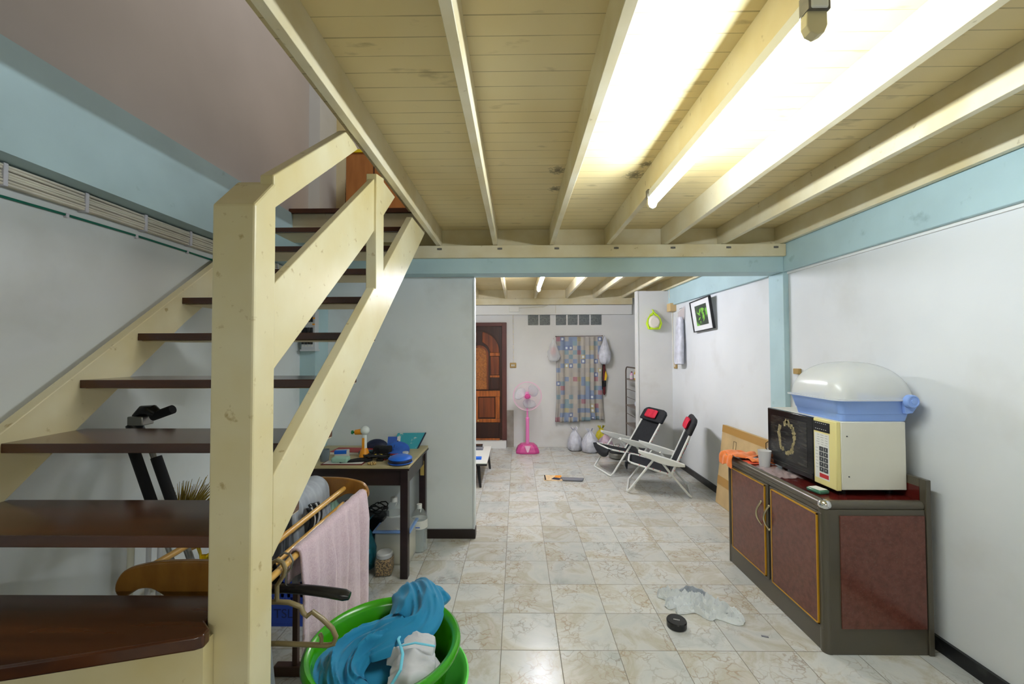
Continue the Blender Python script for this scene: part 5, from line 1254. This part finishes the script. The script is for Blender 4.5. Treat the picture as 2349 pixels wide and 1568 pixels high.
def desk_items():
    z = DZ
    d = thing('toy_dispenser', 'white and orange toy with round head and green nozzle on the desk', 'toy', (-1.19, 3.21, z))
    MB().lathe([(.036, 0), (.04, .006), (.03, .05), (.02, .07)], seg=20).build('foot', 'duck_orange', d)
    MB().lathe([(.02, .06), (.019, .16), (.015, .18)], seg=18).build('stem', 'duck_white', d)
    MB().box((-.012, -.0215, .07), (.008, -.018, .15)).build('stem_sticker', 'duck_orange', d, bevel=.002)
    MB().ball((.005, 0, .205), .036).build('head', 'duck_white', d)
    MB().tube([(-.02, 0, .195), (-.072, 0, .19)], [.023, .019], 18).build('beak', 'duck_orange', d)
    MB().tube([(-.072, 0, .19), (-.088, 0, .19), (-.09, 0, .19), (-.10, 0, .19)], [.008, .008, .016, .014], 14).build('nozzle', 'green_plastic', d)
    c = thing('zip_case', 'round bright blue zipped case at the front right desk corner', 'case', (-.855, 3.02, z))
    MB().lathe([(.0, 0), (.078, 0), (.084, .01), (.084, .028), (.078, .036)], seg=36).build('lower_shell', 'blue_black', c)
    MB().lathe([(.080, .034), (.086, .04), (.080, .048), (.05, .060), (.0, .062)], seg=36).build('upper_shell', 'bright_blue', c)
    MB().tube([(.0855*cos(a), .0855*sin(a), .012) for a in [2*pi*i/36 for i in range(36)]], .003, 6, closed=True).build('piping', 'bright_blue', c)
    s = thing('blue_cap', 'crumpled blue fabric cap lying on the desk by the folder', 'cap', (-.97, 3.33, z))
    MB().ball((0, 0, .025), .09, sc=(1.15, .9, .75)).build('crown', 'blue_cloth', s)
    MB().fold([(-.09, -.02, .01), (0, -.06, .025), (.09, -.03, .005)], [.04, .06, .04], [.02, .035, .02], 3, .4, seed=2).build('peak', 'blue_cloth', s)
    MB().tube([(0, .07, .06), (0, .02, .095), (-.005, -.05, .075), (-.005, -.085, .045)], .003, 6).build('seam', 'blue_black', s)
    f = thing('folder', 'teal printed folder propped upright at the back of the desk', 'folder', (-.93, 3.47, z), (R(-50), 0, R(4)))
    MB().prism([(-.14, 0), (.09, 0), (.14, .17), (-.10, .17)], 'y', 0, .008).build('cover', 'teal_card', f, bevel=.001)
    MB().prism([(.085, 0), (.093, 0), (.143, .17), (.135, .17)], 'y', -.002, .01).build('spine', 'blue_black', f)
    p = thing('camera_pouch', 'black rounded pouch in the middle of the desk', 'pouch', (-1.06, 3.26, z))
    MB().box((-.075, -.035, 0), (.075, .035, .075)).build('pouch_body', 'black_fabric', p, bevel=.022, bseg=4)
    MB().tube([(-.04, -.04, .01), (-.05, -.045, .05), (-.02, -.045, .07), (.0, -.045, .03)], .003, 6).build('strap', 'black_fabric', p)
    s = thing('charger', 'tangle of black chargers and cords in front of the pouch', 'cord', (-1.02, 3.12, z))
    rnd = random.Random(8)
    pts = [(rnd.uniform(-.14, .09), rnd.uniform(-.06, .06), .008+.035*abs(sin(i))) for i in range(44)]
    MB().tube(pts, .004, 6).build('cord', 'cord_black', s)
    MB().box((-.03, -.05, 0), (.02, -.02, .02)).build('plug', 'black_plastic', s, bevel=.004)
    w_ = thing('wallet', 'flat black pointed pouch lying left of the cords', 'pouch', (-1.18, 3.07, z), R(14))
    MB().prism([(-.13, -.035), (.06, -.04), (.10, .0), (.06, .05), (-.02, .045)], 'z', 0, .018).build('pouch_body', 'black_fabric', w_, bevel=.005)
    y_ = tag(MB().box((-.03, -.012, 0), (.03, .012, .022)).build('candy_pack', 'yellow_plastic', None, loc=(-1.055, 3.13, z+.018), bevel=.004), 'small yellow packet on the black pouch', 'packet')
    tag(MB().tube([(0, 0, .012), (.03, -.05, .012)], .015, 14).build('battery', 'label_white', None, loc=(-.965, 3.16, z)), 'white battery cell lying left of its twin behind the blue case', 'battery', 'white batteries on the desk')
    tag(MB().tube([(0, 0, .012), (.045, -.045, .012)], .015, 14).build('battery', 'label_white', None, loc=(-.93, 3.155, z)), 'white battery cell nearest the clear jar on the desk', 'battery', 'white batteries on the desk')
    tag(MB().tube([(0, 0, .012), (.0, -.045, .012)], .015, 14).build('battery', 'dark_red', None, loc=(-.995, 3.15, z)), 'dark red battery cell beside the white ones', 'battery')
    j = thing('small_jar', 'small clear round jar right of the batteries on the desk', 'jar', (-.865, 3.20, z))
    MB().lathe([(.020, 0), (.021, .028)], seg=20).build('jar_body', 'bottle_clear', j)
    MB().lathe([(.023, .028), (.023, .042), (0, .043)], seg=20).build('jar_lid', 'frosted', j)
    r_ = thing('screwdriver', 'red and black handled tool beside the blue cap', 'tool', (-.99, 3.24, z), R(-24))
    MB().tube([(0, 0, .012), (.07, 0, .012)], .012, 12).build('grip', 'red_plastic', r_)
    MB().tube([(.07, 0, .012), (.12, 0, .012)], .011, 12).build('tip', 'black_plastic', r_)
    g = thing('tumbler', 'grey glass tumbler at the left front of the desk', 'tumbler', (-1.445, 3.09, z))
    MB().lathe([(.03, 0), (.035, .05), (.036, .085), (.033, .085), (.028, .006)], seg=24, cap=False).build('glass', 'grey_glass', g)
    m = thing('blister_pack', 'pale mint plastic pack lying at the desk front', 'packet', (-1.30, 3.04, z))
    MB().box((-.06, -.035, .006), (.06, .035, .045)).build('pack', 'mint_pack', m, bevel=.012, bseg=3)
    t = thing('tray', 'thin red edged board under the mint pack on the desk', 'tray', (-1.25, 3.03, z))
    MB().box((-.17, -.055, 0), (.13, .05, .005)).build('board', 'dark_red', t); MB().box((-.16, -.04, .005), (.12, .045, .0065)).build('paper', 'paper', t)
    pp = thing('paper_stack', 'stack of white papers with red edge along the wall on the desk', 'papers', (-1.33, 3.35, z), R(-3))
    MB().box((-.16, -.07, 0), (.16, .07, .018)).build('sheets', 'paper', pp, smooth=False); MB().box((-.16, -.072, .018), (.165, .072, .022)).build('cover', 'red_label', pp, smooth=False)
    b = thing('tape_roll', 'blue topped small box on the desk left of the mint pack', 'box', (-1.36, 3.20, z), R(10))
    MB().box((-.05, -.03, 0), (.05, .03, .055)).build('box_body', 'label_white', b, bevel=.004); MB().box((-.051, -.031, .03), (.04, .0, .057)).build('box_top', 'bright_blue', b, bevel=.003)
    k = thing('black_pouch', 'dark green black bag slumped against the wall behind the toy', 'pouch', (-1.17, 3.44, z))
    MB().ball((0, 0, .02), .07, sc=(1.4, .7, 1.0)).build('pouch_body', 'blue_black', k)
    b = thing('book', 'small blue book leaning behind the black pouch', 'book', (-1.05, 3.48, z), (R(-20), 0, 0))
    MB().box((-.05, 0, 0), (.03, .012, .10)).build('cover', 'label_blue', b, smooth=False); MB().box((.03, 0, 0), (.055, .012, .10)).build('spine', 'paper', b, smooth=False)
    c = thing('shell', 'small tan bead bracelet at the desk front edge', 'bracelet', (-1.055, 2.995, z))
    bd = MB()
    for i in range(9): a = 2*pi*i/9; bd.ball((.025*cos(a), .018*sin(a), .008), .008, seg=8)
    bd.build('beads', 'switch_gold', c)
    c = thing('glasses_case', 'clear plastic case lying flat on the papers', 'case', (-1.20, 3.30, z))
    MB().box((-.06, -.03, 0), (.06, .03, .03)).build('case_body', 'teal_bag', c, bevel=.008)
desk_items()

def under_desk():
    def big_bottle(label, x, y, full, h=.33, r_=.072):
        b = thing('water_bottle', label, 'bottle', (x, y, 0), group='water bottles under the desk')
        prof = [(0, 0), (r_*.8, 0), (r_, .015)]
        for i in range(8): zz = .03+i*.016; prof += [(r_*.94, zz), (r_, zz+.008)]
        prof += [(r_, h*.72), (r_*.9, h*.80), (r_*.5, h*.90), (r_*.28, h*.93), (r_*.28, h*.96)]
        MB().lathe(prof, seg=32, cap=False).build('bottle_body', 'bottle_clear', b)
        if full: MB().lathe([(0, .004), (r_*.9, .01), (r_*.9, h*.62), (0, h*.62)], seg=24).build('water_fill', 'water', b)
        MB().lathe([(r_*.33, h*.93), (r_*.33, h*1.02), (0, h*1.025)], seg=20).build('bottle_cap', 'white_plastic', b)
        lb = MB().lathe([(r_*1.015, h*.52), (r_*1.015, h*.70)], seg=32, cap=False).build('bottle_label', 'clear_lid' if not full else 'label_white', b)
        if full: MB().prism([(-.02, h*.56), (.02, h*.56), (.02, h*.58), (-.02, h*.58)], 'y', -r_*1.03, -r_*.99).build('label_print', 'label_blue', lb)
        MB().tube([(-.0, r_*.5, h*.80), (0, r_*1.05, h*.86), (0, r_*.6, h*.97), (0, r_*.33, h*.95)], .005, 6).build('handle', 'white_plastic', b)
    big_bottle('large clear water bottle with white cap standing right of the desk legs', -.805, 3.40, True, .365, .066)
    big_bottle('large empty clear water bottle behind the rice box', -1.03, 3.46, False, .40, .085)
    t = thing('storage_box', 'clear plastic box of rice with pale blue rim under the desk', 'storage box', (-.955, 3.27, 0))
    MB().box((-.135, -.125, 0), (.135, .125, .245)).build('box_shell', 'tub_clear', t, bevel=.02, bseg=3)
    MB().box((-.128, -.118, .006), (.128, .118, .15)).build('rice', 'rice', t, bevel=.018, bseg=2)
    MB().box((-.145, -.135, .245), (.145, .135, .262)).build('lid', 'rim_blue', t, bevel=.006)
    MB().box((-.125, -.115, .262), (.125, .115, .27)).build('lid_panel', 'tub_clear', t, bevel=.004)
    j = thing('food_jar', 'square clear jar of brown pellets with round white lid on the floor', 'jar', (-.975, 3.045, 0), R(6))
    MB().box((-.062, -.06, 0), (.062, .06, .125)).build('jar_body', 'jar_plastic', j, bevel=.014, bseg=3)
    MB().box((-.057, -.055, .004), (.057, .055, .115)).build('pellets', 'grain', j, bevel=.012)
    MB().lathe([(.05, .12), (.056, .125), (.058, .15), (.052, .158), (0, .16)], seg=30).build('lid', 'frosted', j)
    b = bag('carrier_bag', 'teal plastic bag of bottles beside the jar under the desk', 'bag', (-1.165, 3.12, 0), (.20, .22, .37), 'teal_bag', seed=41)
    MB().lathe([(.04, .02), (.04, .2), (.015, .26), (.015, .29)], (.02, -.02, 0), seg=18).build('bottle', 'bottle_clear', b)
    c = tag(MB().tube([(.07*cos(a)+.01*sin(a*3), .05*sin(a), .02*sin(a*2.3)+.004*i*.2) for i, a in enumerate([i*.42 for i in range(50)])], .0045, 6).build('cable_coil', 'cord_black', None, loc=(-1.13, 3.36, .335)), 'coil of black cable lying on the boxes under the desk', 'cable')
    x_ = tag(MB().box((-.12, -.08, 0), (.10, .08, .30)).build('dark_box', 'black_plastic', None, loc=(-1.17, 3.38, 0), bevel=.006), 'black box under the desk beneath the coiled cable', 'box')
under_desk()

# ================================================================== LEFT WALL, UNDER AND BEHIND THE STAIRS
def left_wall():
    t = thing('cable_bundle', 'flat bundle of cream cables clipped under the blue beam on the left wall', 'cables', (-1.797, 1.4, 2.26))
    for i in range(7):
        z = .008-i*.0105
        pts = [(.028+.003*sin(k*.9+i), -1.9+k*.20, z+.0018*sin(k*1.3+i*2)) for k in range(20)]
        MB().tube(pts, .0052, 6).build('cable', 'cable_white', t)
        MB().tube([(x-.014, y, z) for x, y, z in pts], .0055, 6).build('cable', 'cable_white', t)
    for k in range(12): MB().box((0, -1.1+k*.27, -.064), (.037, -1.1+k*.27+.014, .016)).build('clip', 'clip', t, bevel=.002)
    g = thing('green_cable', 'single green cable clipped below the cream bundle on the left wall', 'cable', (-1.797, 1.4, 2.165))
    MB().tube([(.006, -1.9+k*.3, .006*sin(k)) for k in range(14)], .005, 8).build('cable', 'cable_green', g)
    for k in range(11): MB().box((0, -1.0+k*.30, -.008), (.013, -1.0+k*.30+.012, .010)).build('clip', 'clip', g, bevel=.002)
    p = thing('breaker_panel', 'grey electrical breaker panel on the wall seen between the treads', 'electrical panel', (-1.745, 3.36, 1.64))
    MB().box((-.012, -.03, 0), (.105, .03, .32)).build('enclosure', 'panel_grey', p, bevel=.004)
    MB().box((-.012, -.05, -.012), (.115, .03, .004)).build('bottom_ledge', 'panel_grey', p, bevel=.002)
    for r_ in (.045, .135, .225):
        for i in range(4):
            MB().box((-.002+i*.024, -.045, r_), (.014+i*.024, -.03, r_+.045)).build('breaker', 'breaker_black', p, bevel=.002)
            MB().box((-.002+i*.024, -.032, r_-.02), (.014+i*.024, -.0298, r_-.006)).build('breaker_label', 'label_white', p, smooth=False)
    for z_ in (.20, .25): MB().box((.082, -.034, z_), (.102, -.03, z_+.012)).build('indicator', 'duck_orange', p, smooth=False)
    MB().box((.118, -.02, 0), (.121, .26, .5)).build('duct', 'white_plastic', p) if False else None
left_wall()

def under_stairs():
    # leaning tripod
    t = thing('tripod', 'silver and black camera tripod leaning on the left wall under the stairs', 'tripod', (-1.22, 1.82, 0))
    top = Vector((-.50, .02, 1.29)); base = Vector((.0, 0, .01))
    d = (top-base).normalized(); n = Vector((d.z, 0, -d.x))
    for k, (o, yo) in enumerate(((-.040, 0), (.0, .035), (.045, 0))):
        b = base+n*o+Vector((0, yo, 0)); L_ = (top-base).length
        MB().tube([b, b+d*(L_*.94)], .0095, 12).build('leg_tube', 'steel', t)
        if k != 1: MB().tube([b+d*(L_*(.66 if k == 0 else .62)), b+d*(L_*(.93 if k == 0 else .88))], .021, 16).build('foam_grip', 'foam_black', t)
        MB().ball(b+Vector((0, 0, .004)), .014).build('foot', 'rubber_dark', t)
    hb = top+d*-.02
    MB().tube([hb-d*.05, hb+d*.03], [.035, .03], 16).build('collar', 'black_plastic', t)
    MB().box((-.035, -.03, -.02), (.035, .03, .02)).build('head_plate', 'steel', t, loc=tuple(hb+Vector((.02, 0, .045))), bevel=.004)
    MB().tube([hb+Vector((.0, 0, .06)), hb+Vector((.03, 0, .088)), hb+Vector((.075, 0, .088)), hb+Vector((.095, 0, .075))], [.018, .024, .026, .02], 14).build('pan_head', 'black_plastic', t)
    MB().tube([hb+Vector((.075, 0, .062)), hb+Vector((.165, 0, .094))], .020, 14).build('handle_grip', 'foam_black', t)
    # broom
    b = thing('broom', 'upturned straw broom leaning under the stairs', 'broom', (-1.665, 2.09, 0))
    MB().tube([(.03, 0, .0), (.0, .0, .72)], .010, 10).build('handle', 'rack_wood', b)
    st = MB(); rnd = random.Random(2)
    for i in range(170):
        a = rnd.uniform(-.35, .9); L_ = rnd.uniform(.20, .29); y = rnd.uniform(-.02, .02)
        p0 = Vector((-.01+a*.02, .0+y, .70)); p1 = p0+Vector((sin(a)*L_*.5, y, cos(a)*L_*.6)); p2 = p1+Vector((sin(a)*L_*.55+.03, y, cos(a)*L_*.38))
        st.tube([p0, p1, p2], [.003, .0028, .001], 4, caps=False)
    tag(st.build('bristles', 'broom_straw', b), kind='stuff')
    for x, y, z, m, lab in ((-1.725, 1.82, .93, 'pole_cream', 'cream mop pole standing nearest the left wall under the stairs'), (-1.68, 1.86, .93, 'pole_white', 'thin white pole right of the cream one under the stairs'),
                            (-1.66, 1.895, .90, 'pole_white', 'white pole nearest the yellow bag under the stairs')):
        p = thing('mop_pole', lab, 'pole', (x, y, 0), group='poles under the stairs')
        MB().tube([(.0, 0, 0), (.012, .01, z)], .013 if m == 'pole_cream' else .010, 12).build('shaft', m, p)
        MB().lathe([(.014, z-.03), (.015, z), (.0, z+.004)], (.012, .01, 0), seg=12).build('end_cap', 'rubber_dark', p)
        MB().lathe([(.02, 0), (.02, .02), (.014, .05)], seg=14).build('socket', 'white_plastic', p)
    y_ = bag('vinyl_bag', 'bright yellow vinyl bag with black dots under the stairs', 'bag', (-1.50, 1.99, 0), (.22, .20, .72), 'yellow_vinyl', seed=51)
    for dx, dz in ((-.02, .61), (.045, .60)): MB().ball((dx, -.095, dz), .018, sc=(1, .5, 1.5)).build('black_dot', 'black_fabric', y_)
    MB().tube([(-.09, -.11, .44), (-.05, -.122, .43), (.0, -.12, .45)], .006, 8).build('black_line', 'black_fabric', y_)
    s = tag(MB().tube([(0, 0, 0), (.24, -.02, .11)], .010, 10).build('wooden_stick', 'rack_wood', None, loc=(-1.60, 2.02, .66)), 'pale wooden stick resting against the yellow bag', 'stick')
    k = thing('rucksack', 'dark grey bag with a light strap lying on the lowest visible step', 'bag', (-1.10, .93, .735))
    MB().ball((0, 0, .05), .10, sc=(1.3, .7, .55)).build('bag_body', 'dark_bag', k)
    MB().tube([(-.04, -.055, .03), (-.01, -.062, .07), (.03, -.04, .10)], .008, 8, flat=.5).build('strap', 'strap_grey', k)
under_stairs()
